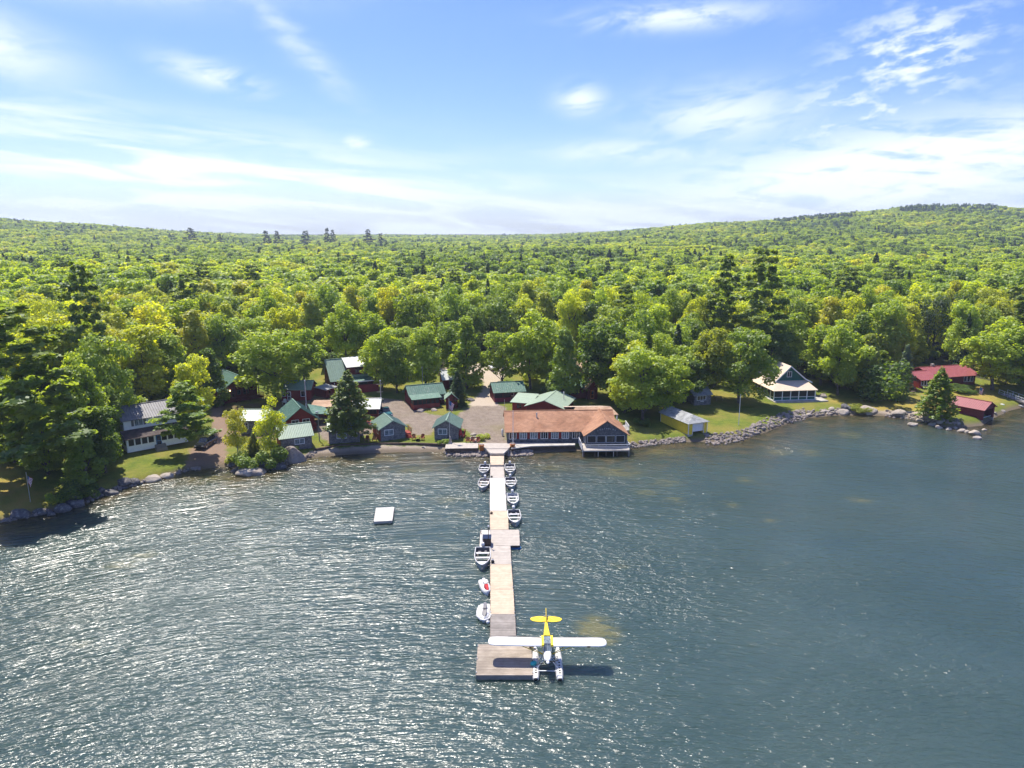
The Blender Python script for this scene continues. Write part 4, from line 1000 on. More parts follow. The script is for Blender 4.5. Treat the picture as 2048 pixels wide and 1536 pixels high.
h.deck(.6, W, -.3, 2.2, .9, 'red_deck', rail=None); b = MB(); b.box(.6, W, -.34, -.28, -.2, 1.7); b.box(.6, .66, -.28, 2.2, -.2, 1.7); b.build('deck_wall', M_('red_siding'), h.root)
h.window('F', 2.4, 1.4, 1.6, 1.1, off=2.2, m='wood_dark', pane='screen'); h.window('F', 5.0, 1.4, 1.6, 1.1, off=2.2, m='wood_dark', pane='screen')
b = MB(); b.sphere((1.7, 2.1, 3.0), .12); b.build('porch_lamp', M_('white_trim'), h.root); b = MB(); b.box(-.9, -.7, 2.16, 2.2, 1.9, 2.3); b.build('lamp', M_('white_trim'), h.root)
h = House('garden_shed', 'small flat roofed red shed left of the red chalet', 'shed', (653, 797), (672, 790), 3.0, 'dark_red')
h.walls(1.9, .3, 'shed'); h.roof(1.9, .3, 'shed', 'weather_roof', ribs=0); h.door('F', .8, .05, .7, 1.6, m='dark_red')
# J, K the two gable cabins
h = House('grey_cabin', 'grey gabled cabin with green roof, red side wall and red stairs', 'cabin', (762, 883), (811, 876), 5.6, 'gray_shingle', trim='white_trim')
W = h.W; h.walls(2.35, 1.25, 'y'); h.roof(2.35, 1.25, 'y', 'green_metal', ribs=.28, ov=.45, og=.3); h.window('F', .75, 1.0, 1.55, .95, pane='glass_pale'); h.window('L', 1.5, 1.0, 1.0, .9)
b = MB(); b.box(.72, 2.4, -.1, -.062, 1.98, 2.08); b.build('window_head', M_('white_trim'), h.root)
b = MB(); b.box(-.05, -.003, .02, 5.5, -.3, 2.2); b.build('side_boards', M_('red_siding'), h.root)
h.deck(W + .02, W + 1.3, .5, 2.6, .75, 'red_deck', rail='R', balus=.25); h.steps(W + .2, W + 1.2, .48, .75, 3)
h = House('grey_cabin', 'grey gabled cabin with green roof right behind the tall flagpole', 'cabin', (869, 879), (917, 879), 5.6, 'gray_shingle', trim='white_trim')
W = h.W; h.walls(2.35, 1.25, 'y'); h.roof(2.35, 1.25, 'y', 'green_metal', ribs=.28, ov=.4, og=.3); h.window('F', .75, 1.0, 1.5, .95, pane='glass_pale')
b = MB(); b.box(.72, 2.35, -.1, -.062, 1.98, 2.08); b.build('window_head', M_('white_trim'), h.root)
h.deck(W + .02, W + 1.0, .8, 2.6, .45, 'red_deck', rail='R', balus=.3)
# L long red porch cabin
h = House('porch_cabin', 'long red cabin with old green roof and dark screened porch', 'cabin', (823, 816), (890, 808), 5.2, 'dark_red')
W = h.W; h.walls(2.5, 1.6, 'x', y0=.5, m='dark_red'); h.roof(2.5, 1.6, 'x', 'green_old', ov=.45, y0=.5); b = MB(); b.box(0, 5.7, -1.6, .48, -.4, .85); b.build('porch_wall', M_('red_deck'), h.root)
b = MB(); b.slab([(-.4, -1.95, 2.12), (6.1, -1.95, 2.12), (6.1, .5, 2.62), (-.4, .5, 2.62)], .09); b.build('porch_roof', M_('green_old'), h.root)
b = MB(); b.box(.08, 5.62, -1.5, .46, .86, 2.08); b.build('porch_screen', M_('screen'), h.root)
for i in range(7):
    b = MB(); xx = .05 + i * .93; b.box(xx - .05, xx + .05, -1.62, -1.52, .85, 2.13); b.build('porch_post', M_('dark_red'), h.root)
h.window('F', 6.5, 1.1, .8, 1.1, off=.5, mull=0, transom=.5, pane='glass_pale')
# M small red gabled shed
h = House('garden_shed', 'small gabled red shed with green roof beside the long porch cabin', 'shed', (892, 818), (915, 817), 3.2, 'red_wall')
h.walls(2.3, 1.0, 'y', m='dark_red'); h.roof(2.3, 1.0, 'y', 'green_metal', ov=.35, ribs=0); h.door('F', .75, .05, .8, 1.8, m='dark_red')
# N far cabin behind spruce
h = House('small_cabin', 'small dark red cabin with grey blue roof half behind the dark spruce', 'cabin', (888, 778), (914, 776), 4.5, 'dark_red')
h.walls(2.4, 1.4, 'x'); h.roof(2.4, 1.4, 'x', 'gray_trim', ov=.5); h.door('F', 1.2, .05, m='wood_dark')
# O red cabin with white door
h = House('red_cabin', 'red cabin with weathered green roof and a white screen door', 'cabin', (989, 805), (1049, 803), 5.0, 'red_wall')
W = h.W; h.walls(2.35, 1.5, 'x', y0=1.2, m='dark_red'); h.roof(2.35, 1.5, 'x', 'green_old', y0=.0, y1=5.2, ov=.35); b = MB(); b.box(0, W * .55, .0, 1.18, -.4, 1.0); b.build('porch_wall', M_('maroon'), h.root)
b = MB(); b.box(.05, W * .55, .05, 1.1, 1.0, 2.3); b.build('porch_screen', M_('screen'), h.root); h.door('F', W * .57, .1, .85, 2.0, off=1.2); h.window('F', W * .75, 1.1, .7, .8, off=1.2, m='wood_dark')
for xx in (.05, W * .28, W * .55):
    b = MB(); b.box(xx - .05, xx + .05, -.02, .04, 1.0, 2.4); b.build('porch_post', M_('dark_red'), h.root)
# P red building with broad pale green roof, behind the lodge
h = House('red_building', 'red building with broad pale green roof just behind the main lodge', 'building', (1034, 829), (1076, 842), 7.0, 'red_siding', sink=1.4)
g0 = h.root.location; 
h2o = Vector(G(1060, 838)); h.root.location = (h2o.x - 2.4, h2o.y + 3.2, h2o.z); h.root.rotation_euler = (0, 0, R(-18)); h.W = 9.8
h.walls(2.6, 1.3, 'y', x0=2.4, x1=9.8, y0=-1.6, y1=7.5, m='dark_red'); h.roof(2.6, 1.3, 'y', 'pale_green', x0=2.4, x1=9.8, y0=-1.6, y1=7.5, ov=.5, ribs=0)
h.walls(2.4, .7, 'shed', x0=-1.6, x1=2.38, y0=1.2, y1=6.4, m='red_siding', name='wing_wall'); h.roof(2.4, .7, 'shed', 'pale_green', x0=-1.6, x1=2.3, y0=1.0, y1=6.4, ribs=0, name='wing_roof'); h.window('F', -.6, 1.1, 1.0, .9, off=1.2, m='red_siding'); h.pipe(8.6, 4.0, 3.0, 4.5, .1)
# Q main lodge
h = House('main_lodge', 'long dark shingled lodge with orange roof, gabled lake end and white windows', 'lodge', (1014, 886), (1246, 888), 11.0, 'dark_shingle', sink=1.2)
W = h.W; LW = W * (1166 - 1014) / (1246 - 1014); GX0 = LW; gd = 5.3
h.walls(2.45, 2.35, 'x', x1=W - 1.2, y1=10.4); h.roof(2.45, 2.35, 'x', 'orange_roof', x1=W - 1.5, y1=10.4, ov=.4, ribs=0)
h.walls(2.5, 2.45, 'y', x0=GX0, x1=W + .1, y0=-3.0, y1=5.2, z0=.3, name='gable_wall'); h.roof(2.5, 2.45, 'y', 'orange_roof', x0=GX0, x1=W + .1, y0=-3.0, y1=5.2, ov=.45, og=.35, ribs=0, name='gable_roof', zc=.1)
n = 7; st = (LW - .5) / n
for i in range(n):
    h.window('F', .45 + i * st, 1.0, st - .75, 1.15, mull=2, pane='glass_pale' if i % 3 else 'glass', fw=.07)
    if i < 5:
        b = MB(); xx = .45 + (i + 1) * st - .375; b.box(xx - .2, xx + .2, -.05, -.003, 1.0, 2.1); b.build('shutter', M_('red_wall'), h.root)
gw = (W - GX0 - .5) / 4
for i in range(4): h.window('F', GX0 + .32 + i * gw, 1.05, gw - .25, 1.2, off=-3.0, mull=0, pane='screen' if i != 2 else 'glass', m='gray_trim', fw=.06)
h.window('L', -2.6, .9, 1.6, 1.2, off=GX0, m='white_trim', pane='screen')
h.deck(GX0 - .9, W + .1, -5.4, -3.02, .35, 'deck_pale', rail='FLR', railm='gray_trim', balus=1.2, rt=.05, rh=1.0)
b = MB()
for k in (.4, .7):
    b.tube([(GX0 - .9, -5.42, .35 + k), (W + .1, -5.42, .35 + k)], .02, 4)
b.build('rail_wire', M_('gray_trim'), h.root)
b = MB(); b.tone = .1; b.box(GX0 - .88, GX0 - .02, -3.0, -.02, .12, .35); b.build('side_deck', M_('deck_pale'), h.root)
b = MB(); b.tube([(GX0 - .9, -5.4, 1.35), (GX0 - .9, -.3, 1.35)], .05, 4)
for i in range(5): b.box(GX0 - .95, GX0 - .85, -5.4 + i * 1.25, -5.3 + i * 1.25, .1, 1.35)
b.build('side_railing', M_('white_trim'), h.root)
for i in range(5):
    xx = GX0 - .6 + i * (W - GX0 + .5) / 4; b = MB(); b.tube([(xx, -5.1, -2.6), (xx, -5.1, .13)], .12, 8); b.build('pile', M_('wood_dark'), h.root)
# lettering on the lake gable: only a pale, worn arc of characters can be made out in the photo
b = MB()
for i in range(9):
    a = (i - 4) * .2; xx = (GX0 + W + .1) / 2 + a * 1.9; zz = 3.15 + .42 * cos(a * 1.6); b.box(xx - .09, xx - .05, -3.03, -3.003, zz - .14, zz + .14)
    if i % 2: b.box(xx - .05, xx + .09, -3.03, -3.003, zz + .09, zz + .13)
    if i % 3: b.box(xx - .05, xx + .08, -3.03, -3.003, zz - .02, zz + .02)
    if i % 3 == 1: b.box(xx + .06, xx + .1, -3.03, -3.003, zz - .13, zz - .03)
b.build('lettering', M_('gray_trim'), h.root)
b = MB(); b.tube([(5.6, 3.4, 3.9), (5.6, 3.4, 4.9)], .14, 8); b.build('vent', M_('steel'), h.root)
# rear wing with tan roof and side deck
b = MB(); b.box(W - 8.2, W - .8, 10.42, 14.5, -1, 2.7); b.build('rear_wall', M_('dark_shingle'), h.root)
b = MB(); b.slab([(W - 8.5, 10.2, 3.35), (W - .2, 10.2, 3.35), (W + .5, 13.0, 3.0), (W - 1.5, 15.0, 3.3), (W - 9.5, 15.0, 3.3)], .12) if False else b.slab([(W - 8.4, 9.4, 2.75), (W + .9, 9.4, 2.75), (W - .2, 12.2, 3.7), (W - 7.2, 12.2, 3.7)], .1); b.build('rear_roof', M_('tan_roof'), h.root)
b = MB(); b.slab([(W - 9.4, 12.22, 3.74), (W - .3, 12.22, 3.74), (W - 1.6, 15.2, 3.1), (W - 9.4, 15.2, 3.1)], .1); b.build('rear_roof', M_('cream_roof'), h.root)
h.deck(W + .15, W + 2.1, 5.0, 8.6, .9, 'deck_pale', rail='FR', railm='white_trim', name='side_deck')
for yy, xx in ((6.0, W + .2), (8.0, W + .2), (9.5, W + .6), (9.5, W - .6)):
    b = MB(); b.box(xx - .07, xx + .07, yy - .07, yy + .07, .9 if yy < 9 else -.5, 2.7); b.build('porch_post', M_('white_trim'), h.root)
LODGE = h
# Y brown roofed log cabin and the tan house behind
h = House('log_cabin', 'dark red log cabin with small brown gabled entry among the dark maples', 'cabin', (1108, 800), (1172, 797), 6.0, 'dark_red', sink=1.0)
W = h.W; h.walls(2.6, 1.9, 'x', x1=7.2); h.roof(2.6, 1.9, 'x', 'green_old', x1=7.0); h.walls(2.9, 1.3, 'y', x0=7.2, x1=9.6, y0=-.8, y1=3.5, name='entry_wall'); h.roof(2.9, 1.3, 'y', 'tan_roof', x0=7.2, x1=9.6, y0=-.8, y1=3.5, ov=.7, ribs=0, name='entry_roof'); h.door('F', 8.0, .1, .8, 1.9, off=-.8, m='orange_wood')
h.window('F', 1.2, 1.1, 1.2, 1.0, m='wood_dark'); h.window('F', 4.2, 1.1, 1.2, 1.0, m='wood_dark')
h = House('tan_house', 'tan house with white trim peeping out behind the brown roofed log cabin', 'house', (1152, 765), (1186, 764), 7.0, 'tan_wall', sink=1.0)
W = h.W; h.walls(3.6, 1.0, 'x', x1=W * .62); h.roof(3.6, 1.0, 'x', 'tan_roof', x1=W * .62, ribs=0); h.walls(2.6, 0.6, 'x', x0=W * .62 + .02, x1=W, name='wing_wall'); h.roof(2.6, .6, 'x', 'weather_roof', x0=W * .64, x1=W, ribs=0, name='wing_roof', og=.05); h.window('F', W * .5, 1.9, .6, 1.3, mull=0); h.corner(3.6, x1=W * .62)
# S yellow boathouse with concrete footing
a = P(1376, 874, .6); bq = P(1411, 869, .6)
h = House('yellow_boathouse', 'bright yellow boathouse with grey hipped roof and white roll door', 'boathouse', (1376, 869), (1411, 866), 10.0, 'yellow_wall')
h.W = 4.3; yaw = R(12); h.root.location = (a[0], a[1], 1.0); h.root.rotation_euler = (0, 0, yaw); W = h.W; D = 9.0
yawL = atan2(P(1333, 850, 1.2)[1] - a[1], P(1333, 850, 1.2)[0] - a[0])
h.root.rotation_euler = (0, 0, yawL - pi / 2 - .02)
b = MB(); b.box(0, 1.0, 0, D, 0, 2.3); b.box(W - .85, W, 0, D, 0, 2.3); b.box(1.0, W - .85, 0, .3, 2.0, 2.3); b.box(1.0, W - .85, D - .2, D, 0, 2.3); b.build('wall', M_('yellow_wall'), h.root)
b = MB(); b.box(1.02, W - .87, .15, .25, .45, 2.0); dr = b.build('roll_door', M_('white_trim'), h.root)
b = MB(); b.box(-.05, 1.0, -.05, D, -1.7, -.003); b.box(W - .85, W + .05, -.05, D, -1.7, -.003); b.build('footing', M_('concrete'), h.root)
b = MB(); o_ = .35; e = 2.2; tp = 3.35
b.slab([(-o_, -o_, e), (W / 2, 1.6, tp), (W / 2, D + o_, tp), (-o_, D + o_, e)], .1); b.slab([(W + o_, -o_, e), (W / 2, 1.6, tp), (W / 2, D + o_, tp), (W + o_, D + o_, e)], .1); b.slab([(-o_, -o_, e), (W + o_, -o_, e), (W / 2, 1.6, tp)], .1); b.build('roof', M_('weather_roof'), h.root)
b = MB(); b.prism([(0, D, 2.3), (W, D, 2.3), (W / 2, D, 3.25)], (0, -.1, 0)); b.build('back_gable', M_('yellow_wall'), h.root)
for q in ((-.02, .08, -.03, .08), (W - .08, W + .02, -.03, .08), (.92, 1.0, -.03, 0), (W - .85, W - .77, -.03, 0), (-.02, .08, D - .08, D + .02)):
    b = MB(); b.box(q[0] - .005, q[1] + .005, q[2], q[3], 0, 2.2); b.build('corner_board', M_('white_trim'), h.root)
b = MB(); b.box(-.08, -.003, 0, D, 2.05, 2.17); b.build('fascia', M_('white_trim'), h.root)
# T small grey shed
h = House('grey_shed', 'small grey shed with white double window in the shade behind the boathouse', 'shed', (1388, 811), (1421, 809), 4.0, 'gray_shingle')
h.walls(2.3, 1.1, 'x', y1=4.2); h.roof(2.3, 1.1, 'x', 'weather_roof', ribs=0, y1=4.2); h.window('F', .7, 1.15, 2.0, .85, mull=2); b = MB(); b.box(1.5, 2.3, -.04, -.003, .75, .9); b.build('sign_board', M_('white_trim'), h.root)
# U green house with screened porch
h = House('green_house', 'dark green house with cream roof and white framed screened porch', 'house', (1547, 803), (1629, 801), 13.0, 'green_wall', sink=.8)
W = h.W; D = 11.5
b = MB(); b.box(-.3, W + 2.6, -1.2, 9, -.5, .18); b.build('terrace', M_('concrete'), h.root)
for face, x0, x1, off, npn in (('F', 0, W, 0, 5), ('L', 0, 9.5, 0, 6)):
    bw = (x1 - x0) / npn
    for i in range(npn):
        h.window(face, x0 + i * bw + .1, 1.0, bw - .2, 1.3, off=off, mull=0, pane='screen', fw=.1); 
b = MB(); b.box(0, W, 0, 2.6, .18, 2.45); b.box(0, 1.6, 2.6, 9.5, .18, 2.45); b.build('porch_wall', M_('green_wall'), h.root)
b = MB()
for i in range(6): xx = i * W / 5; b.box(xx - .09, xx + .09, -.08, .0, .2, 2.45)
b.box(0, W, -.075, 0, .2, .32); b.box(0, W, -.07, 0, 2.35, 2.5); b.box(-.08, -.003, 0, 9.5, .2, .32); b.box(-.08, -.003, 0, 9.5, 2.35, 2.5)
for i in range(7): yy = i * 9.5 / 6; b.box(-.082, -.001, yy - .08, yy + .08, .2, 2.45)
b.build('porch_frame', M_('white_trim'), h.root)
b = MB(); b.slab([(-.4, -.4, 2.48), (W + .4, -.4, 2.48), (W - .8, 3.0, 4.05), (1.8, 3.0, 4.05)], .1); b.slab([(-.4, -.4, 2.48), (1.8, 3.0, 4.05), (1.8, 11, 4.05), (-.4, 11, 2.48)], .1); b.build('porch_roof', M_('cream_roof'), h.root)
b = MB(); b.prism([(1.8, 2.98, .2), (1.8, 2.98, 4.3), (1.8 + 3.0, 2.98, 7.3), (W - 1.2, 2.98, 4.3), (W, 2.98, 3.6), (W, 2.98, .2)], (0, 9, 0)); b.build('gable_wall', M_('green_wall'), h.root)
gx = 4.8
b = MB(); b.slab([(1.3, 2.5, 3.95), (gx, 2.5, 7.45), (gx, 12.3, 7.45), (1.3, 12.3, 3.95)], .14); b.slab([(gx, 2.5, 7.45), (W - 1.1, 2.5, 4.45), (W - 1.1, 12.3, 4.45), (gx, 12.3, 7.45)], .14); b.slab([(W - 1.15, 2.5, 4.47), (W + .5, 2.5, 3.7), (W + .5, 12.3, 3.7), (W - 1.15, 12.3, 4.47)], .12); b.build('roof', M_('cream_roof'), h.root)
b = MB()
for A_, B_ in (((1.3, 3.95), (gx, 7.45)), ((gx, 7.45), (W - 1.1, 4.45)), ((W - 1.1, 4.45), (W + .5, 3.7))):
    b.prism([(A_[0], 2.44, A_[1] + .02), (B_[0], 2.44, B_[1] + .02), (B_[0], 2.44, B_[1] - .28), (A_[0], 2.44, A_[1] - .28)], (0, .055, 0))
b.build('barge_board', M_('white_trim'), h.root); h.window('F', gx - .5, 4.9, .95, 1.1, off=2.98, mull=1)
# V low red house right
h = House('red_house', 'low red house with long ribbed red roof and a row of white windows', 'house', (1832, 776), (1958, 771), 8.5, 'red_siding', sink=1.0)
W = h.W; x2 = W * .42
h.walls(2.45, 1.5, 'x', x0=x2 - 2, x1=W - .3, y0=1.0, y1=9, m='dark_red'); h.roof(2.45, 1.5, 'x', 'red_roof', x0=x2 - 2, x1=W - .3, y0=1.0, y1=9, ov=.7, ribs=.35)
h.walls(2.3, 1.15, 'x', x0=.5, x1=x2 - 2.02, y0=-.4, y1=7, name='wing_wall'); h.roof(2.3, 1.15, 'x', 'red_roof', x0=.4, x1=x2 - 2.1, y0=-.4, y1=7, ov=.5, ribs=.35, name='wing_roof', og=.05)
for i in range(3): h.window('F', 1.0 + i * .8, .8, .55, 1.35, off=-.4, mull=0, fw=.06)
h.window('F', x2 - 1, .9, 1.2, 1.2, off=1.0); h.window('F', x2 + 1.6, .9, 1.2, 1.2, off=1.0)
for i in range(3): h.window('F', W - 3.7 + i * 1.0, .7, .7, 1.4, off=1.0, mull=0, fw=.08)
b = MB(); b.box(x2 + 1.2, x2 + 1.9, 5.0, 5.6, 3.2, 4.6); b.build('chimney', M_('concrete'), h.root)
# W maroon boathouse
a = P(1964, 842, .5); bq = P(1991, 832, .5)
h = House('red_boathouse', 'maroon boathouse with red metal roof open to the water', 'boathouse', (1964, 842), (1991, 832), 9.0, 'maroon')
h.W = 5.0; c_ = P(1903, 828, .6); yw = atan2(c_[1] - a[1], c_[0] - a[0]); h.root.location = (a[0], a[1], .6); h.root.rotation_euler = (0, 0, yw - pi / 2 + .05); W = 5.0; D = max(6, min(9.5, math.hypot(c_[0] - a[0], c_[1] - a[1])))
b = MB(); b.box(0, .5, 0, .2, .0, 2.3); b.box(W - .5, W, 0, .2, 0, 2.3); b.box(.5, W - .5, 0, .2, 2.0, 2.3); b.box(0, .15, .2, D, 0, 2.3); b.box(W - .15, W, .2, D, 0, 2.3); b.box(.15, W - .15, D - .15, D, 0, 2.3)
b.prism([(0, 0, 2.3), (W, 0, 2.3), (W / 2, 0, 3.5)], (0, .2, 0)); b.prism([(0, D - .2, 2.3), (W, D - .2, 2.3), (W / 2, D - .2, 3.5)], (0, .2, 0)); b.build('wall', M_('maroon'), h.root)
h.roof(2.3, 1.2, 'y', 'red_roof', x1=W, y1=D, ov=.4, ribs=.4); b = MB(); b.box(-.05, .3, 0, D, -1.6, -.003); b.box(W - .3, W + .05, 0, D, -1.6, -.003); b.build('footing', M_('concrete'), h.root)
b = MB(); b.box(.5, W - .5, .3, .4, .25, .4); b.box(.5, W - .5, 2.5, 2.6, .9, 1.0); b.build('cross_beam', M_('gray_trim'), h.root)
# ------------------------------------------------------------------ docks
def quad_dock(name, label, quad, mtl, z=.5, th=.25, board=.16, cat='dock section', posts=True, skirt='wood_dark', group=None, n_post=2):
    """quad = far-left, far-right, near-right, near-left pixels of the deck top"""
    p = [Vector(P(a, b, z)) for a, b in quad]; o = (p[0] + p[1] + p[2] + p[3]) / 4; o.z = 0
    yaw = atan2((p[1] - p[0]).y, (p[1] - p[0]).x); root = empty(name, o, yaw, label, cat, group); Mi = Matrix.Rotation(-yaw, 3, 'Z'); q = [Mi @ (v - o) for v in p]
    b = MB(); L = ((q[0] - q[3]).length + (q[1] - q[2]).length) / 2; n = max(3, int(L / board)); g = .012 / L
    for i in range(n):
        b.tone = random.random(); f0, f1 = i / n + g, (i + 1) / n - g; j = random.uniform(-.015, .015); ex = (q[1] - q[0]).normalized() * random.uniform(0, .03)
        b.slab([q[0].lerp(q[3], f0) - ex, q[1].lerp(q[2], f0) + ex, q[1].lerp(q[2], f1) + ex, q[0].lerp(q[3], f1) - ex], .045)
    b.build('decking', M_(mtl), root)
    s = MB(); dn = Vector((0, 0, -.05)); k = [v + dn for v in q]; c = sum(k, Vector()) / 4; k = [v.lerp(c, .015) for v in k]
    for a, bb in ((0, 1), (1, 2), (2, 3), (3, 0)):
        d = (k[bb] - k[a]).normalized(); nn = Vector((-d.y, d.x, 0)) * .06
        s.add([k[a] - nn, k[bb] - nn, k[bb] + nn, k[a] + nn] + [v - Vector((0, 0, th)) for v in (k[a] - nn, k[bb] - nn, k[bb] + nn, k[a] + nn)], [(0, 1, 2, 3), (7, 6, 5, 4), (0, 4, 5, 1), (1, 5, 6, 2), (2, 6, 7, 3), (3, 7, 4, 0)])
    s.build('frame', M_(skirt), root)
    if posts:
        for a, bb in ((0, 3), (1, 2)):
            for i in range(n_post):
                f = .06 + .88 * i / max(1, n_post - 1); w = k[a].lerp(k[bb], f); w = w + (w - c).normalized() * .03; t = MB(); t.tube([(w.x, w.y, -2.4), (w.x, w.y, z + random.uniform(.05, .12))], .05, 8); t.build('post', M_('steel'), root)
    return root
D1 = [('wide landing of the long dock between the two orange planter tubs', [(957, 886), (1025, 886), (1017, 897), (972, 897)], 'deck_pale'),
      ('flared tan section where the long dock leaves the landing', [(972, 897.3), (1017, 897.3), (1007.5, 906.5), (980.5, 906.5)], 'deck_pale'),
      ('short tan dock section nearest the shore before the first boats', [(980.6, 906.8), (1007.6, 906.8), (1007, 929.5), (981, 929.5)], 'deck_tan'),
      ('pale dock section between the first pair of rowboats', [(981, 929.8), (1007, 929.8), (1009, 955), (980.6, 955)], 'deck_pale'),
      ('bleached dock section beside the second pair of rowboats', [(980.6, 955.3), (1009, 955.3), (1011, 986), (980, 986)], 'deck_white'),
      ('bleached dock section beside the third rowboat on the right', [(980, 986.3), (1011, 986.3), (1013, 1021), (980, 1021)], 'deck_white'),
      ('tan dock section beside the last rowboat before the cross piece', [(980, 1021.4), (1015.5, 1021.4), (1017, 1059), (980.4, 1059)], 'deck_tan'),
      ('wide cross piece of the long dock with a blue float', [(980.4, 1059.4), (1038, 1059.4), (1039.5, 1091), (980.8, 1091)], 'deck_pale'),
      ('dock section beside the large rowboat below the cross piece', [(980.8, 1091.4), (1020.5, 1091.4), (1022.5, 1128), (980.8, 1128)], 'deck_pale'),
      ('golden tan dock section beside the red and white watercraft', [(980.8, 1128.4), (1022.5, 1128.4), (1026, 1178), (981, 1178)], 'deck_tan'),
      ('golden tan dock section beside the grey seated watercraft', [(981, 1178.5), (1026.2, 1178.5), (1029, 1228), (981.6, 1228)], 'deck_tan'),
      ('weathered grey dock section just before the floatplane platform', [(981.3, 1228.6), (1029.8, 1228.6), (1032.5, 1288), (980.4, 1288)], 'deck_gray')]
for i_, (lb, q, mt_) in enumerate(D1): quad_dock('dock_section', lb, q, mt_, group='sections of the long dock', z=(1.3, 1.22, .8)[i_] if i_ < 3 else .5, skirt='deck_pale' if i_ < 3 else 'wood_dark')
quad_dock('dock_platform', 'big weathered square platform at the end of the dock under the floatplane wing', [(956, 1288.6), (1062, 1288.6), (1066, 1350), (952, 1350)], 'deck_old', z=.55, th=.4, board=.15, skirt='deck_gray', n_post=3)
quad_dock('side_float', 'narrow white decked side float left of the dock cross piece', [(961, 1060), (979.6, 1060), (979.8, 1096), (959.5, 1096)], 'deck_white', z=.5, n_post=2)
r_ = quad_dock('swim_raft', 'square white swim raft floating alone left of the dock', [(752.5, 1015.5), (788, 1014), (784, 1041), (748, 1043)], 'deck_white', z=.55, th=.3, board=.14, cat='raft', posts=False, skirt='deck_pale')
b = MB(); b.box(-1.2, 1.2, -.9, .9, -.15, .22); b.build('float', M_('black_rubber'), r_)
quad_dock('boardwalk', 'pale wooden boardwalk along the shore left of the long dock', [(893, 885.5), (956.5, 885.5), (956, 896), (890, 897)], 'deck_pale', z=1.15, th=.5, cat='boardwalk', posts=False)
q_ = [(1025.5, 885), (1150, 886), (1150, 890), (1062, 892), (1022, 897)]
b = MB(); b.slab([P(x, y, 1.22) for x, y in q_], .18); o = b.build('stone_patio', M_('concrete')); tag(o, 'narrow stone patio in front of the main lodge windows', 'patio')
c = P(1030, 1094.5, .2); b = MB(); b.box(-.75, .75, -.25, .25, -.15, .22); o = b.build('dock_float', M_('blue_plastic'), loc=(c[0], c[1], .0)); tag(o, 'blue plastic float under the dock cross piece', 'float')
# dark locker box, railing, gear
def at(px, py, z=0.5): return P(px, py, z)
c = at(974, 1089, .52); rt = empty('dock_locker', c, 0, 'tall dark brown locker box standing at the side float', 'locker'); b = MB(); b.box(-.5, .5, -.5, .7, 0, .95); b.build('body', M_('wood_dark'), rt); b = MB(); b.box(-.54, .54, -.54, .74, .952, 1.02); b.build('lid', M_('car_black'), rt)
c = at(977, 1093, .52); rt = empty('dock_light_post', c, 0, 'slim pole with lamp head beside the dark locker on the dock', 'light post'); b = MB(); b.tube([(0, 0, 0), (0, 0, 2.6)], .045, 8); b.build('pole', M_('wood_dark'), rt); b = MB(); b.box(-.1, .1, -.16, .1, 2.6, 2.75); b.build('lamp_head', M_('steel'), rt)
c = at(961.5, 1078, .52); rt = empty('hand_rail', c, 0, 'thin brown handrail on the side float', 'railing'); b = MB(); b.tube([(0, 1.3, 0), (0, 1.3, .9), (0, -.3, .9), (.7, -.9, .9), (.7, -.9, 0)], .03, 6); b.build('rail', M_('wood_dark'), rt)
def bag(px, py, label, m, s=.35, z=.5, cat='bag'):
    c = P(px, py, z); rt = empty('gear_bag', c, .3, label, cat); b = MB(); b.sphere((0, 0, s * .42), s * .5, 10, 6, (1.2, .8, .85)); b.build('body', M_(m), rt, True); b = MB(); b.tube([(-.3 * s, 0, s * .75), (-.15 * s, 0, s * 1.05), (.15 * s, 0, s * 1.05), (.3 * s, 0, s * .75)], .02, 5); b.build('handle', M_('dark'), rt)
bag(983, 1028, 'small brown bag on the left edge of the dock above the cross piece', 'wood_dark'); bag(983.5, 955, 'dark coiled bundle on the dock between the two left rowboats', 'dark', .3); bag(985.5, 1126, 'black and red bag on the dock below the large rowboat', 'dark', .38); bag(985, 1122, 'white bag on the dock beside the large rowboat', 'boat_white', .32)
bag(1067, 1331, 'teal and black bag at the platform edge beside the floatplane', 'teal_plastic', .55, .55); bag(1064, 1294, 'heap of orange rope and gear at the platform corner behind the wing', 'orange_wood', .6, .55, 'gear')
def tub(px, py, label):
    c = P(px, py, 1.0); rt = empty('planter_tub', (c[0], c[1], .95), 0, label, 'planter', 'orange planter tubs at the dock landing')
    b = MB(); b.tube([(0, 0, -.2), (0, 0, .75)], [.36, .46], 12); b.build('tub', M_('orange_wood'), rt, True); b = MB(); b.tube([(0, 0, .7), (0, 0, .8)], .5, 12); b.build('rim', M_('orange_wood'), rt); b = MB()
    for i in range(14): a = i * 2.4; rr = .12 + .018 * i; b.sphere((rr * cos(a), rr * sin(a), .86 + .05 * sin(i * 3)), .11, 6, 4)
    b.build('flowers', M_('tan_cushion'), rt)
tub(963, 898, 'orange planter tub at the left corner of the dock landing'); tub(1025, 896, 'orange planter tub at the right corner, foot of the white pole')
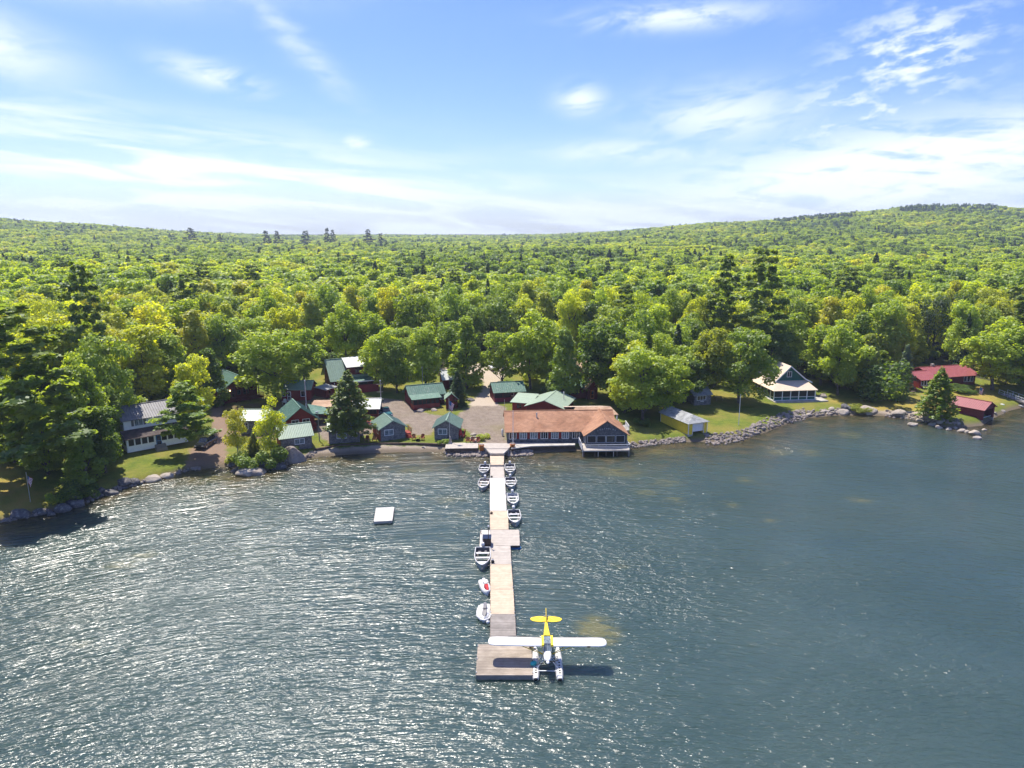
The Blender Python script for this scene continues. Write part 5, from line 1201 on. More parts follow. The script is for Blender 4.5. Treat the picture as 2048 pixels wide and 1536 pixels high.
# ------------------------------------------------------------------ boats
def rowboat_make():
    rt = empty('rowboat', (0, 0, 0)); Lb = 4.6
    def ring(t, inner):
        y = Lb / 2 - t * Lb; w = .84 * (1 - max(0, (t - .42) / .58) ** 2.1) ** .75 if t < 1 else 0; w = max(w * (.93 + .07 * min(1, t * 3)), .02); sh = .52 + .22 * t ** 2; dz = .0
        k = .06 if inner else 0; w = max(w - k * (1 if w > .1 else .2), .012); bot = -.12 + .3 * max(0, t - .75) ** 1.4 * 3 + (.1 if inner else 0)
        return [(-w, y, sh), (-w * .92, y, .1 + bot * .3), (-w * .62, y, bot + .02), (0, y, bot - (.0 if inner else .05)), (w * .62, y, bot + .02), (w * .92, y, .1 + bot * .3), (w, y, sh)]
    ts = [0, .1, .2, .3, .4, .5, .6, .7, .78, .85, .91, .96, .995]
    b = MB(); outer = [ring(t, 0) for t in ts]; b.loft(outer, closed=False, cap=False); b.add(outer[0], [tuple(range(7))]); b.build('hull', M_('alum'), rt, False)
    b = MB(); inn = [[(x, y - .03 if i == 0 else y, z - .02) for x, y, z in ring(t, 1)] for i, t in enumerate(ts)]; b.loft(inn, closed=False, cap=False); b.add([(x, y - .05, z) for x, y, z in inn[0]], [tuple(range(7))]); b.build('inner_hull', M_('boat_floor'), rt)
    b = MB()
    for s_ in (0, 6): b.tube([r[s_] for r in outer], .045, 6)
    b.tube([outer[0][0], outer[0][6]], .045, 6); b.build('gunwale', M_('boat_white'), rt)
    for yy, w in ((1.25, .72), (.15, .78), (-.95, .66)):
        b = MB(); b.box(-w, w, yy - .16, yy + .16, .3, .36); b.build('bench', M_('boat_white'), rt)
    b = MB(); b.prism([(-.42, -1.6, .55), (.42, -1.6, .55), (.05, -2.2, .62), (-.05, -2.2, .62)], (0, 0, .04)); b.build('bow_deck', M_('boat_white'), rt)
    m = MB(); m.box(-.05, .05, 2.32, 2.42, -.3, .7); m.box(-.12, .12, 2.3, 2.4, .3, .62); mo = m.build('outboard_motor', M_('dark'), rt)
    m = MB(); m.loft([[(-.15, 2.25, .62), (.15, 2.25, .62), (.17, 2.72, .62), (-.17, 2.72, .62)], [(-.18, 2.2, .8), (.18, 2.2, .8), (.2, 2.78, .8), (-.2, 2.78, .8)], [(-.13, 2.26, 1.0), (.13, 2.26, 1.0), (.14, 2.7, .98), (-.14, 2.7, .98)]]); m.build('cowl', M_('boat_white'), mo)
    m = MB(); m.tube([(0, 2.3, .72), (.1, 1.85, .72)], .025, 6); m.build('tiller', M_('dark'), mo)
    b = MB(); b.tube([(.3, 1.7, .15), (.3, 1.7, .34)], .16, 8); b.box(-.5, -.2, 1.5, 1.8, .1, .32); b.build('fuel_tank', M_('gray_metal'), rt)
    b = MB(); b.box(-.3, .0, -.6, -.35, .1, .22); b.build('cushion', M_('dark'), rt)
    return rt
def place_boat(o, px, py, rz, label, sc=1.0):
    c = P(px, py, .3); o.location = (c[0], c[1], 0.02); o.rotation_euler = (0, 0, rz); o.scale = (sc,) * 3; tag(o, label, 'boat', 'rowboats tied along the dock')
rb = reg(rowboat_make())
boats = [(968, 941, -.03, 'aluminium rowboat left of the dock, nearest the shore', 1), (967, 970, -.06, 'rowboat left of the dock with tan floor, second from the shore', 1.0), (1020, 940, .02, 'rowboat right of the dock nearest the shore', 1.), (1021.5, 968, .04, 'rowboat right of the dock, second from the shore', 1.), (1026, 1001, .04, 'rowboat right of the dock, third from the shore', 1.),
         (1029, 1037, .05, 'rowboat right of the dock, last one before the cross piece', 1.05), (965, 1118, .02, 'largest rowboat, left of the dock below the side float', 1.12)]
for i, (a, b_, rz, lb, sc) in enumerate(boats):
    o = rb if i == 0 else copy_tree(rb); place_boat(o, a, b_, rz, lb, sc)
    if i in (1, 4):       # the tan floored one, the green tinted one
        for c_ in bpy.data.objects:
            if c_.parent == o and c_.name.startswith('inner_hull'): c_.material_slots[0].link = 'OBJECT'; c_.material_slots[0].material = M_('tan_cushion' if i == 1 else 'gray_trim')
    b = MB(); q0 = Vector(P(a, b_, .3)); sd = 1 if a < 1000 else -1; q1 = Vector((P(981 if sd > 0 else 1010, b_, .5)[0] + sd * .15, q0.y - 1.9, .55)); b.tube([(q0.x + sd * .1, q0.y - 2.1 * sc, .7), ((q0.x + q1.x) / 2, (q0.y - 2.1 + q1.y) / 2, .38), tuple(q1)], .022, 5)
    tag(b.build('mooring_rope', M_('tan_cushion')), 'mooring rope of the ' + ['first left rowboat by the shore', 'second left rowboat from the shore', 'first right rowboat by the shore', 'second right rowboat from the shore', 'third right rowboat from the shore', 'right rowboat just before the cross piece', 'largest rowboat below the side float'][i], 'rope', 'mooring ropes of the rowboats')
def jetski(px, py, rz, label, hull, seat, acc, lift=False):
    c = P(px, py, .3); rt = empty('personal_watercraft', (c[0], c[1], 0), rz, label, 'watercraft')
    def rg(t, k=1.0, zo=0):
        y = 1.5 - 3.0 * t; w = .58 * (1 - max(0, (t - .4) / .6) ** 2.4) ** .7 * k + .02; return [(-w * .7, y, -.15), (-w, y, .15 + zo), (-w * .8, y, .42 + .12 * t + zo), (0, y, .48 + .16 * t + zo), (w * .8, y, .42 + .12 * t + zo), (w, y, .15 + zo), (w * .7, y, -.15)]
    b = MB(); b.loft([rg(t) for t in (0, .15, .3, .45, .6, .72, .82, .9, .96, 1)]); b.build('hull', M_(hull), rt, True)
    b = MB(); b.loft([[(-.17, 1.25, .45), (.17, 1.25, .45), (.13, 1.25, .75), (-.13, 1.25, .75)], [(-.2, .6, .45), (.2, .6, .45), (.16, .6, .86), (-.16, .6, .86)], [(-.2, -.1, .5), (.2, -.1, .5), (.15, -.1, .8), (-.15, -.1, .8)], [(-.16, -.4, .5), (.16, -.4, .5), (.12, -.4, .92), (-.12, -.4, .92)]]); b.build('seat', M_(seat), rt)
    b = MB(); b.loft([[(-.26, -.42, .5), (.26, -.42, .5), (.2, -.42, .92), (-.2, -.42, .92)], [(-.24, -.9, .5), (.24, -.9, .5), (.18, -.9, .78), (-.18, -.9, .78)], [(-.06, -1.35, .55), (.06, -1.35, .55), (.05, -1.35, .62), (-.05, -1.35, .62)]]); b.build('hood', M_(acc), rt)
    b = MB(); b.tube([(-.36, -.3, .98), (0, -.42, 1.0), (.36, -.3, .98)], .03, 6); b.build('handlebar', M_('dark'), rt)
    if lift:
        b = MB()
        for s_ in (-1, 1): b.tube([(s_ * .62, 1.3, .28), (s_ * .72, .3, .3), (s_ * .68, -.7, .32), (s_ * .4, -1.4, .36)], [.12, .17, .17, .1], 8)
        b.tube([(-.4, -1.4, .36), (0, -1.58, .36), (.4, -1.4, .36)], .13, 8); b.build('float_collar', M_('boat_white'), rt, True)
jetski(971, 1174, .22, 'red and white personal watercraft tied left of the golden dock', 'boat_white', 'boat_white', 'red_cloth'); jetski(969.5, 1225, .0, 'white personal watercraft with grey seat beside the dock', 'boat_white', 'gray_metal', 'gray_metal', True)
for px_, py_, lb in ((976, 1248, 'white mooring buoy hanging at the left dock edge'),):
    c = P(px_, py_, .2); rt = empty('mooring_buoy', c, 0, lb, 'buoy'); b = MB(); b.sphere((0, 0, .2), .2, 10, 8); b.build('ball', M_('boat_white'), rt, True); b = MB(); b.tube([(0, 0, .38), (0, 0, .5)], .04, 6); b.build('eye', M_('steel'), rt)

# ------------------------------------------------------------------ floatplane, nose towards the lake
c = P(1094.5, 1282, 2.35); PL = empty('floatplane', (c[0], c[1], 0), R(-1.2), 'yellow and white high wing floatplane moored at the dock platform', 'floatplane')
def airfoil(cx, y0, y1, z, th):
    ch = y1 - y0; pr = [(0, .0), (.03, .45), (.12, .85), (.3, 1.0), (.6, .72), (1, .04)]; lo = [(.9, -.02), (.5, -.12), (.15, -.22), (.03, -.18)]
    return [(cx, y0 + ch * a, z + th * bb) for a, bb in pr + lo]
for s_, nm in ((-1, 'w'), (1, 'e')):
    b = MB(); xs_ = [.42, 1.5, 3, 4.6, 5.05, 5.25, 5.34]; ins = [0, 0, 0, 0, .08, .25, .55]
    rings = [airfoil(s_ * x, -.8 + i_ * .8, .8 - i_ * .9, 2.5 + x * .012, .19 * (1 - i_ * .7)) for x, i_ in zip(xs_, ins)]
    b.loft(rings); w_ = b.build('wing', M_('white_paint'), PL, True)
    b = MB(); b.box(s_ * 2.6 - 1.0, s_ * 2.6 + 1.0, .802, .812, 2.54, 2.58); b.build('flap_gap', M_('dark'), w_)
    b = MB(); b.box(s_ * 3.9 - 1.1, s_ * 3.9 + 1.1, .405, .425, 2.53, 2.655); b.box(s_ * 2.78 - .01, s_ * 2.78 + .01, .41, .79, 2.53, 2.63); b.build('aileron_gap', M_('gray_trim'), w_)
    if s_ > 0: b = MB(); b.box(3.55, 3.85, -.83, -.77, 2.52, 2.62); b.build('landing_light', M_('dark'), w_)
    b = MB(); b.box(s_ * .415 - .1, s_ * .415 + .1, -.8, .78, 2.52, 2.73); b.build('wing_root', M_('yellow_paint'), w_)
    for yy in (-.45, .45):
        b = MB(); b.tube([(s_ * .38, -.35, 1.35), (s_ * 2.7, yy, 2.52)], .035, 6); b.build('wing_strut', M_('yellow_paint'), PL)
def fr(y, w, z0, z1, r=.3):
    """fuselage frame with softened corners"""
    k = r; return [(-w, y, z0 + (z1 - z0) * k), (-w * .8, y, z0), (w * .8, y, z0), (w, y, z0 + (z1 - z0) * k), (w, y, z1 - (z1 - z0) * k), (w * .7, y, z1), (-w * .7, y, z1), (-w, y, z1 - (z1 - z0) * k)]
b = MB(); b.loft([fr(-.85, .37, 1.3, 2.0), fr(-.1, .38, 1.3, 2.0), fr(.8, .37, 1.32, 2.3), fr(.81, .36, 1.35, 2.72, .15), fr(1.3, .33, 1.42, 2.6, .2), fr(2.5, .24, 1.65, 2.42), fr(3.8, .13, 1.92, 2.26), fr(4.9, .04, 2.08, 2.22)]); b.build('fuselage', M_('yellow_paint'), PL)
b = MB(); b.loft([fr(-.86, .36, 1.35, 2.05, .3), fr(-1.4, .33, 1.38, 2.05, .3), fr(-1.85, .27, 1.45, 1.98, .35), fr(-2.0, .17, 1.55, 1.88, .35)]); b.build('cowling', M_('white_paint'), PL, False)
b = MB(); b.sphere((.19, -1.97, 1.72), .09, 8, 6, (1, .4, 1)); b.sphere((-.19, -1.97, 1.72), .09, 8, 6, (1, .4, 1)); b.build('air_intake', M_('dark'), PL)
b = MB(); b.tube([(0, -1.95, 1.7), (0, -2.2, 1.7), (0, -2.32, 1.7)], [.15, .12, .02], 10); b.build('spinner', M_('white_paint'), PL, True)
for s_ in (-1, 1):
    b = MB(); a_ = .25; d_ = Vector((cos(a_) * s_, 0, sin(a_) * s_)); up = Vector((-sin(a_), 0, cos(a_)))
    b.loft([[Vector((0, -2.12, 1.7)) + d_ * t * 1.0 + up * w + Vector((0, k, 0)) for w, k in ((-.05 * q, .03), (.05 * q, -.02), (.05 * q, 0), (-.05 * q, .05))] for t, q in ((.12, .7), (.4, 1.2), (.75, 1.1), (1.0, .5))]); b.build('propeller_blade', M_('black_rubber'), PL)
b = MB(); b.loft([[(-.37, -.84, 2.0), (.37, -.84, 2.0), (.34, -.86, 2.03), (-.34, -.86, 2.03)], [(-.37, -.84, 2.0), (.37, -.84, 2.0), (.33, -.42, 2.62), (-.33, -.42, 2.62)], [(-.37, .78, 2.0), (.37, .78, 2.0), (.33, .72, 2.67), (-.33, .72, 2.67)]]); b.build('cabin_glass', M_('glass_pale'), PL)
b = MB()
for xx in (-.33, .33, 0): b.tube([(xx * 1.1, -.86, 2.02), (xx, -.43, 2.65)], .018, 5)
b.tube([(-.34, -.42, 2.66), (.34, -.42, 2.66)], .022, 5); b.tube([(-.3, -.4, 2.68), (.0, .35, 2.7), (.3, -.4, 2.68)], .015, 5); b.tube([(-.34, .3, 2.69), (.34, .3, 2.69)], .02, 5); b.build('cabin_frame', M_('gray_trim'), PL)
b = MB(); b.box(-.28, .28, -.45, .5, 1.35, 1.5); b.box(-.25, .25, .0, .12, 1.5, 2.0); b.build('seat', M_('orange_wood'), PL)
for s_ in (-1, 1):
    o_ = [(0.05, 3.95), (.5, 3.85), (1.0, 3.9), (1.35, 4.05), (1.52, 4.3), (1.5, 4.5), (1.25, 4.72), (.8, 4.85), (.35, 4.88), (.05, 4.7)]
    b = MB(); b.slab([(s_ * x, y, 2.3) for x, y in o_], .06); st_ = b.build('tailplane', M_('yellow_paint'), PL); b = MB(); b.box(min(s_ * .1, s_ * 1.42), max(s_ * .1, s_ * 1.42), 4.36, 4.38, 2.303, 2.312); b.build('elevator_gap', M_('wood_dark'), st_)
    b = MB(); b.tube([(s_ * .7, 4.3, 2.3), (0, 4.35, 2.85)], .012, 4); b.build('tail_wire', M_('steel'), PL)
b = MB(); b.prism([(-.025, 3.7, 2.25), (-.025, 4.35, 2.9), (-.025, 4.7, 3.2), (-.025, 5.05, 3.15), (-.025, 5.2, 2.8), (-.025, 5.1, 2.2), (-.025, 4.9, 1.95)], (.05, 0, 0)); b.build('fin', M_('yellow_paint'), PL)
for s_ in (-1, 1):
    fx = s_ * 1.06; b = MB()
    def fl(y, w, z0, z1): return [(fx, y, z0), (fx + w, y, z0 + (z1 - z0) * .45), (fx + w * .95, y, z0 + (z1 - z0) * .8), (fx + w * .55, y, z1), (fx - w * .55, y, z1), (fx - w * .95, y, z0 + (z1 - z0) * .8), (fx - w, y, z0 + (z1 - z0) * .45)]
    b.loft([fl(-2.95, .10, .28, .45), fl(-2.85, .22, .05, .56), fl(-2.5, .31, -.2, .62), fl(-1.5, .34, -.32, .64), fl(.2, .34, -.3, .6), fl(.25, .33, -.15, .6), fl(1.6, .26, .0, .5), fl(2.3, .12, .15, .42)]); f_ = b.build('float', M_('float_metal'), PL)
    b = MB(); b.sphere((fx, -2.92, .38), .2, 10, 6, (1, .6, .9)); b.build('bumper', M_('black_rubber'), f_, True)
    b = MB()
    for yy in (-2.2, -1.85, -1.5, -1.05, -.6):
        b.tube([(fx + .02, yy, .62), (fx + .02, yy, .66)], .09, 8)
    b.build('hatch', M_('dark'), f_); b = MB(); b.box(fx - .02, fx + .02, 2.2, 2.6, -.1, .4); b.build('water_rudder', M_('alum'), f_)
    for y0_, y1_, x_ in ((-1.7, -1.1, .3), (-.1, -.4, .33), (.4, -.9, .33), (-.9, -.8, .3)):
        b = MB(); b.tube([(fx * .96, y0_, .6), (s_ * x_, y1_, 1.38)], .032, 6); b.build('float_strut', M_('steel'), PL)
for yy in (-1.75, .35):
    b = MB(); b.tube([(-1.06, yy, .5), (1.06, yy, .5)], .045, 8); b.build('spreader_bar', M_('steel'), PL)

PL.scale = (1, .96, .9)
# ------------------------------------------------------------------ poles
def pole(px, py, topy, label, r=.09, name='utility_pole', m='wood_post', lamp=None, arm=0, cat='pole', flag=None, lean=0):
    g = G(px, py); d = ray(px, topy); Hh = CAMZ + d[2] * g[1] / d[1] - g[2]; rt = empty(name, g, 0, label, cat); b = MB(); b.tube([(0, 0, -.4), (0, 0, Hh)], [r, r * .7], 8); b.build('pole', M_(m), rt)
    if lamp: b = MB(); b.box(-.35, .1, -.12, .12, Hh - .12, Hh + .08); b.sphere((-.3, 0, Hh - .14), .16, 8, 6); b.build('lamp_head', M_('steel'), rt)
    if arm:
        for k in range(arm): b = MB(); zz = Hh - .7 - k * 1.6; b.tube([(-.8, 0, zz), (.5, 0, zz + .1)], .05, 5); b.build('cross_arm', M_('wood_post'), rt)
    if flag:
        w, l_ = flag; zt = Hh - .25; n = 13
        f = MB()
        def fp(u, v): return (.05 + u * w * (.35 + .35 * v), .10 * sin(u * 5 + v * 3), zt - (1 - v) * l_ * 1.0 - u * l_ * .45)
        st_, bl, wh = MB(), MB(), MB()
        for i in range(n):
            for u in range(6):
                q = [fp(u / 6, i / n), fp((u + 1) / 6, i / n), fp((u + 1) / 6, (i + 1) / n), fp(u / 6, (i + 1) / n)]
                t_ = bl if (i >= 6 and u < 3) else (st_ if i % 2 == 0 else wh); t_.slab([tuple(v) for v in q][:3], .008) if False else t_.add(q, [(0, 1, 2, 3)])
        fo = st_.build('flag', M_('red_cloth'), rt); wh.build('white_stripes', M_('white_trim'), fo); bl.build('canton', M_('blue_plastic'), fo)
    b = MB(); b.sphere((0, 0, Hh + .06), r * 1.1, 8, 6); b.build('finial', M_('steel'), rt)
    return rt
pole(639, 882, 824, 'grey wooden lamp pole left of the long grey shore cabin', .1, lamp=1, name='lamp_pole'); pole(613, 819, 762, 'pale leaning birch like pole in front of the small red cabin', .16, m='birch_bark')
pole(763, 828, 762, 'wooden utility pole behind the red side grey cabin', .14, arm=2); pole(899.5, 884, 798, 'tall thin flagpole with a drooping flag before the grey gabled cabin', .05, 'flagpole', 'steel', cat='flagpole', flag=(1.3, 1.5))
pole(1026, 889, 822, 'slim white pole rising from the planter in front of the lodge', .06, 'flagpole', 'white_trim', cat='flagpole'); pole(1477, 850, 790, 'bare white flagpole on the shady lawn beside the boathouse', .07, 'flagpole', 'white_trim', cat='flagpole')
pole(61, 1004, 946, 'small flagpole with a drooping flag on the rocky left point', .045, 'flagpole', 'steel', cat='flagpole', flag=(1.0, 1.3)); pole(1958, 789, 771, 'short flagpole with flag on the lawn above the maroon boathouse', .04, 'flagpole', 'steel', cat='flagpole', flag=(1.4, 1.5))
pole(846, 800, 735, 'thin wooden pole behind the long porch cabin', .08, arm=0); pole(1009, 845, 800, 'thin grey mast at the left end of the main lodge', .05, m='steel')
# ------------------------------------------------------------------ chairs, tables
def adirondack(px, py, m, label, rz=0.0, grp='lawn chairs'):
    g = G(px, py); z = g[2]; rt = empty('adirondack_chair', g, rz, label, 'chair', grp); b = MB()
    for i in range(5):
        b.tone = random.random(); x = -.26 + i * .13; b.add([(x - .055, .25, .3), (x + .055, .25, .3), (x + .06, .52, .98 + (.1 if i == 2 else .05 if i in (1, 3) else 0)), (x - .06, .52, .98 + (.1 if i == 2 else .05 if i in (1, 3) else 0)), (x - .055, .28, .28), (x + .055, .28, .28), (x + .06, .55, .96), (x - .06, .55, .96)], [(0, 1, 2, 3), (7, 6, 5, 4), (0, 4, 5, 1), (1, 5, 6, 2), (2, 6, 7, 3), (3, 7, 4, 0)])
    b.build('backrest', M_(m), rt)
    b = MB(); b.slab([(-.3, -.3, .42), (.3, -.3, .42), (.3, .27, .3), (-.3, .27, .3)], .03); b.build('seat', M_(m), rt)
    for s_ in (-1, 1):
        b = MB(); b.box(s_ * .36 - .07, s_ * .36 + .07, -.38, .4, .58, .61); b.build('armrest', M_(m), rt); b = MB(); b.box(s_ * .35 - .03, s_ * .35 + .03, -.33, -.26, 0, .58); b.build('leg', M_(m), rt); b = MB(); b.box(s_ * .35 - .03, s_ * .35 + .03, .36, .42, 0, .58); b.build('leg', M_(m), rt)
CH = [(734, 883, 'adirondack', 'brown adirondack chair left of its pair on the lawn beside the cedar', -.1), (749, 883, 'adirondack', 'brown adirondack chair nearer the grey cabin with red side wall', .1), (828, 880, 'adirondack', 'brown adirondack chair at the foot of the red cabin stairs', .2), (844, 880, 'adirondack', 'brown adirondack chair by the small fire ring on the middle lawn', -.3),
      (936, 886, 'adirondack', 'dark orange adirondack chair left of its pair beside the fire pit', .1), (945, 886, 'adirondack', 'dark orange adirondack chair touching the fire pit', 0), (955, 886, 'adirondack', 'dark chair right of the fire pit near the planter tub', -.3), (1064, 883, 'yellow_chair', 'pale yellow adirondack chair in front of the lodge', 0), (1073, 883, 'pale_chair', 'whitish adirondack chair in front of the lodge', 0),
      (1107, 881, 'green_chair', 'dark green adirondack chair left of its pair against the lodge wall', 0), (1115, 881, 'green_chair', 'dark green adirondack chair right of its pair against the lodge wall', 0), (569, 808, 'pale_chair', 'pale chair on the lawn left in front of the small red cabin', 0), (1815, 783, 'adirondack', 'dark lawn chair left of the evergreen by the low red house', 0), (1833, 783, 'adirondack', 'dark lawn chair close to the evergreen by the low red house', .4)]
for px_, py_, m_, lb, rz in CH: adirondack(px_, py_, m_, lb, rz)
def picnic(px, py, label, m='adirondack', rz=0):
    g = G(px, py); rt = empty('picnic_table', g, rz, label, 'picnic table'); b = MB()
    for i in range(4): b.tone = random.random(); b.box(-.9, .9, -.36 + i * .18 + .01, -.36 + (i + 1) * .18 - .01, .72, .76)
    b.build('table_top', M_(m), rt)
    for s_ in (-1, 1): b = MB(); b.box(-.9, .9, s_ * .7 - .13, s_ * .7 + .13, .42, .46); b.build('bench', M_(m), rt)
    for s_ in (-1, 1): b = MB(); b.tube([(s_ * .65, -.7, 0), (s_ * .65, .25, .72)], .04, 4); b.tube([(s_ * .65, .7, 0), (s_ * .65, -.25, .72)], .04, 4); b.box(s_ * .65 - .03, s_ * .65 + .03, -.75, .75, .36, .42); b.build('leg_frame', M_(m), rt)
picnic(741, 850, 'reddish picnic table on the gravel left of the red side grey cabin', 'red_deck', .05); picnic(617, 868, 'red picnic table on the grass behind the ribbed roof grey cabin', 'red_deck', .3); picnic(1437, 800, 'grey picnic table on the lawn right of the grey shed', 'deck_gray', .1); picnic(1822, 789, 'dark picnic table on the lawn by the low red house', 'wood_dark', .1)
g = G(950, 878); rt = empty('fire_pit', g, 0, 'round stone fire pit behind the boardwalk chairs', 'fire pit'); b = MB()
for i in range(10): a = i * .628; b.sphere((.75 * cos(a), .75 * sin(a), .16), .27, 7, 5, (1, 1, .8))
b.build('stone_ring', M_('pale_rock'), rt)
g = G(836, 882); rt = empty('fire_ring', g, 0, 'small dark fire ring between the two chairs on the middle lawn', 'fire ring'); b = MB(); b.tube([(0, 0, 0), (0, 0, .3)], .4, 14, cap=False); b.tube([(0, 0, 0), (0, 0, .3)], .36, 14, cap=False); b.build('ring', M_('dark'), rt)
g = G(921, 876); rt = empty('umbrella', g, .2, 'folded red patio umbrella lying by the grey gabled cabin', 'umbrella'); b = MB(); b.tube([(0, 0, .1), (0, 0, 1.9)], .03, 6); b.build('pole', M_('steel'), rt); b = MB(); b.tube([(0, 0, .6), (0, 0, 1.0), (0, 0, 1.9)], [.38, .3, .05], 8); b.build('canopy', M_('red_cloth'), rt)
g = G(900.5, 889); rt = empty('statue', (g[0], g[1], 1.15), 0, 'small grey stone figure on a plinth at the foot of the flagpole', 'statue'); b = MB(); b.box(-.3, .3, -.25, .25, 0, .35); b.build('plinth', M_('concrete'), rt); b = MB(); b.tube([(0, 0, .35), (.02, 0, .7), (0, 0, 1.0), (0, 0, 1.12)], [.2, .24, .13, .08], 10); b.sphere((0, 0, 1.2), .13); b.build('figure', M_('pale_rock'), rt, True)
def propane(px, py, label, s=1):
    g = G(px, py); rt = empty('gas_cylinder', g, 0, label, 'gas tank'); b = MB(); b.tube([(0, 0, 0), (0, 0, 1.0 * s), (0, 0, 1.12 * s)], [.2, .2, .1], 12); b.build('tank', M_('white_trim'), rt, True); b = MB(); b.tube([(0, 0, 1.1 * s), (0, 0, 1.25 * s)], .07, 8); b.build('cap', M_('steel'), rt)
propane(872.5, 811, 'white gas cylinder at the corner of the long porch cabin'); propane(1005, 872, 'white gas cylinder at the end wall of the main lodge', 1.2)
# ------------------------------------------------------------------ vehicles (nose towards -y)
def car(px, py, rz, kind, paint, label, Lc=4.7):
    g = G(px, py); rt = empty('parked_car' if kind == 'suv' else 'pickup_truck', g, rz, label, 'car' if kind == 'suv' else 'pickup truck'); hl = Lc / 2; w = .92
    prof = [(-hl, .35), (-hl, .8), (-hl + 1.15, 1.0), (-hl + 1.75, 1.0)] if 1 else []
    b = MB(); sec = [(-hl, .3, .72, .82), (-hl + .15, .28, .9, .92), (-hl + 1.3, .28, 1.02, .92)]
    if kind == 'suv': sec += [(hl - .1, .28, 1.05, .92), (hl, .35, .95, .84)]
    else: sec += [(hl - 2.2, .28, 1.05, .92), (hl - .1, .28, 1.02, .92), (hl, .35, .98, .9)]
    b.loft([[(-ww, y, z0), (ww, y, z0), (ww, y, z1 - .1), (ww * .9, y, z1), (-ww * .9, y, z1), (-ww, y, z1 - .1)] for y, z0, z1, ww in sec]); b.build('body', M_(paint), rt)
    ca = [(-hl + 1.25, 1.0, .8), (-hl + 1.95, 1.62, .68), (-hl + 3.0, 1.7, .68)] + ([(hl - .5, 1.62, .66), (hl - .15, 1.05, .76)] if kind == 'suv' else [(hl - 2.15, 1.66, .66), (hl - 2.0, 1.05, .76)])
    b = MB(); b.loft([[(-.82, y, 1.0), (.82, y, 1.0), (ww, y, z), (-ww, y, z)] for y, z, ww in ca]); b.build('windows', M_('glass'), rt)
    b = MB(); b.box(-.66, .66, -hl + 1.95, (hl - .5 if kind == 'suv' else hl - 2.2), 1.64, 1.73); b.build('cabin_roof', M_(paint), rt)
    for sx in (-1, 1):
        for yy in (-hl + .85, hl - .95):
            t = MB(); t.tube([(sx * .72, yy, .34), (sx * .95, yy, .34)], .35, 14); q = t.build('wheel', M_('black_rubber'), rt); t = MB(); t.tube([(sx * .94, yy, .34), (sx * .965, yy, .34)], .2, 10); t.build('rim', M_('steel'), q)
        t = MB(); t.box(sx * .66 - .16, sx * .66 + .16, -hl - .02, -hl + .06, .62, .76); t.build('headlight', M_('boat_white'), rt)
    b = MB(); b.box(-.45, .45, -hl - .03, -hl + .02, .5, .62); b.build('grille', M_('dark'), rt)
    b = MB(); b.box(-.9, .9, -hl - .06, -hl + .05, .3, .46); b.build('bumper', M_('steel' if kind != 'suv' else 'dark'), rt)
    if kind != 'suv': b = MB(); b.box(-.75, .75, hl - 1.95, hl - .1, 1.0, 1.03); b.build('truck_bed', M_('dark'), rt)
car(412, 892, -.08, 'suv', 'car_black', 'black car parked under the pine beside the white house'); car(756, 828, .5, 'suv', 'car_black', 'dark car parked beside the utility pole'); car(771, 831, .45, 'truck', 'car_teal', 'teal pickup truck parked behind the red side grey cabin')
car(985, 738, .3, 'suv', 'car_white', 'white car far up the dirt road'); car(1078, 745, 1.2, 'suv', 'car_white', 'pale car parked behind the tall bushy maple')
# gangway dock far right, small boat, canoe
def longdock(pts, z, w, name, label, m='deck_gray', rails=False):
    a, b_ = Vector(P(*pts[0], z)), Vector(P(*pts[1], z)); d = b_ - a; yaw = atan2(d.y, d.x); rt = empty(name, (a.x, a.y, 0), yaw, label, 'dock'); L = d.length; b = MB(); n = int(L / .16)
    for i in range(n): b.tone = random.random(); b.box(i * L / n + .01, (i + 1) * L / n - .01, -w / 2, w / 2, z - .05, z)
    b.box(.05, L - .05, -w / 2 + .05, w / 2 - .05, z - .3, z - .052); b.build('decking', M_(m), rt)
    if rails:
        b = MB()
        for s_ in (-1, 1):
            b.tube([(0, s_ * w / 2, z + .9), (L, s_ * w / 2, z + .9)], .05, 5); b.tube([(0, s_ * w / 2, z + .45), (L, s_ * w / 2, z + .45)], .035, 5)
            for i in range(int(L / 2) + 1): b.box(i * 2 - .04, i * 2 + .04, s_ * w / 2 - .04, s_ * w / 2 + .04, z, z + .9)
        b.build('railing', M_('gray_trim'), rt)
    for i in range(3):
        for s_ in (-1, 1): t = MB(); xx = L * (.2 + .35 * i); t.tube([(xx, s_ * (w / 2 + .08), -2), (xx, s_ * (w / 2 + .08), z + .15)], .07, 6); t.build('post', M_('steel'), rt)
longdock([(2006, 787), (2110, 825)], 1.3, 1.9, 'gangway', 'grey railed gangway running out at the far right shore', rails=True); longdock([(2024, 806), (2120, 828)], .45, 1.2, 'low_dock', 'low pale dock below the gangway at the far right', 'deck_white')
c = P(2003, 815, .2); rt = empty('teal_drum', c, 0, 'teal plastic drum floating beside the maroon boathouse', 'drum'); b = MB(); b.tube([(0, 0, -.3), (0, 0, .7)], .5, 12); b.build('barrel', M_('teal_plastic'), rt, True); b = MB(); b.tube([(0, 0, .7), (0, 0, .78)], .46, 12); b.build('lid', M_('boat_white'), rt)
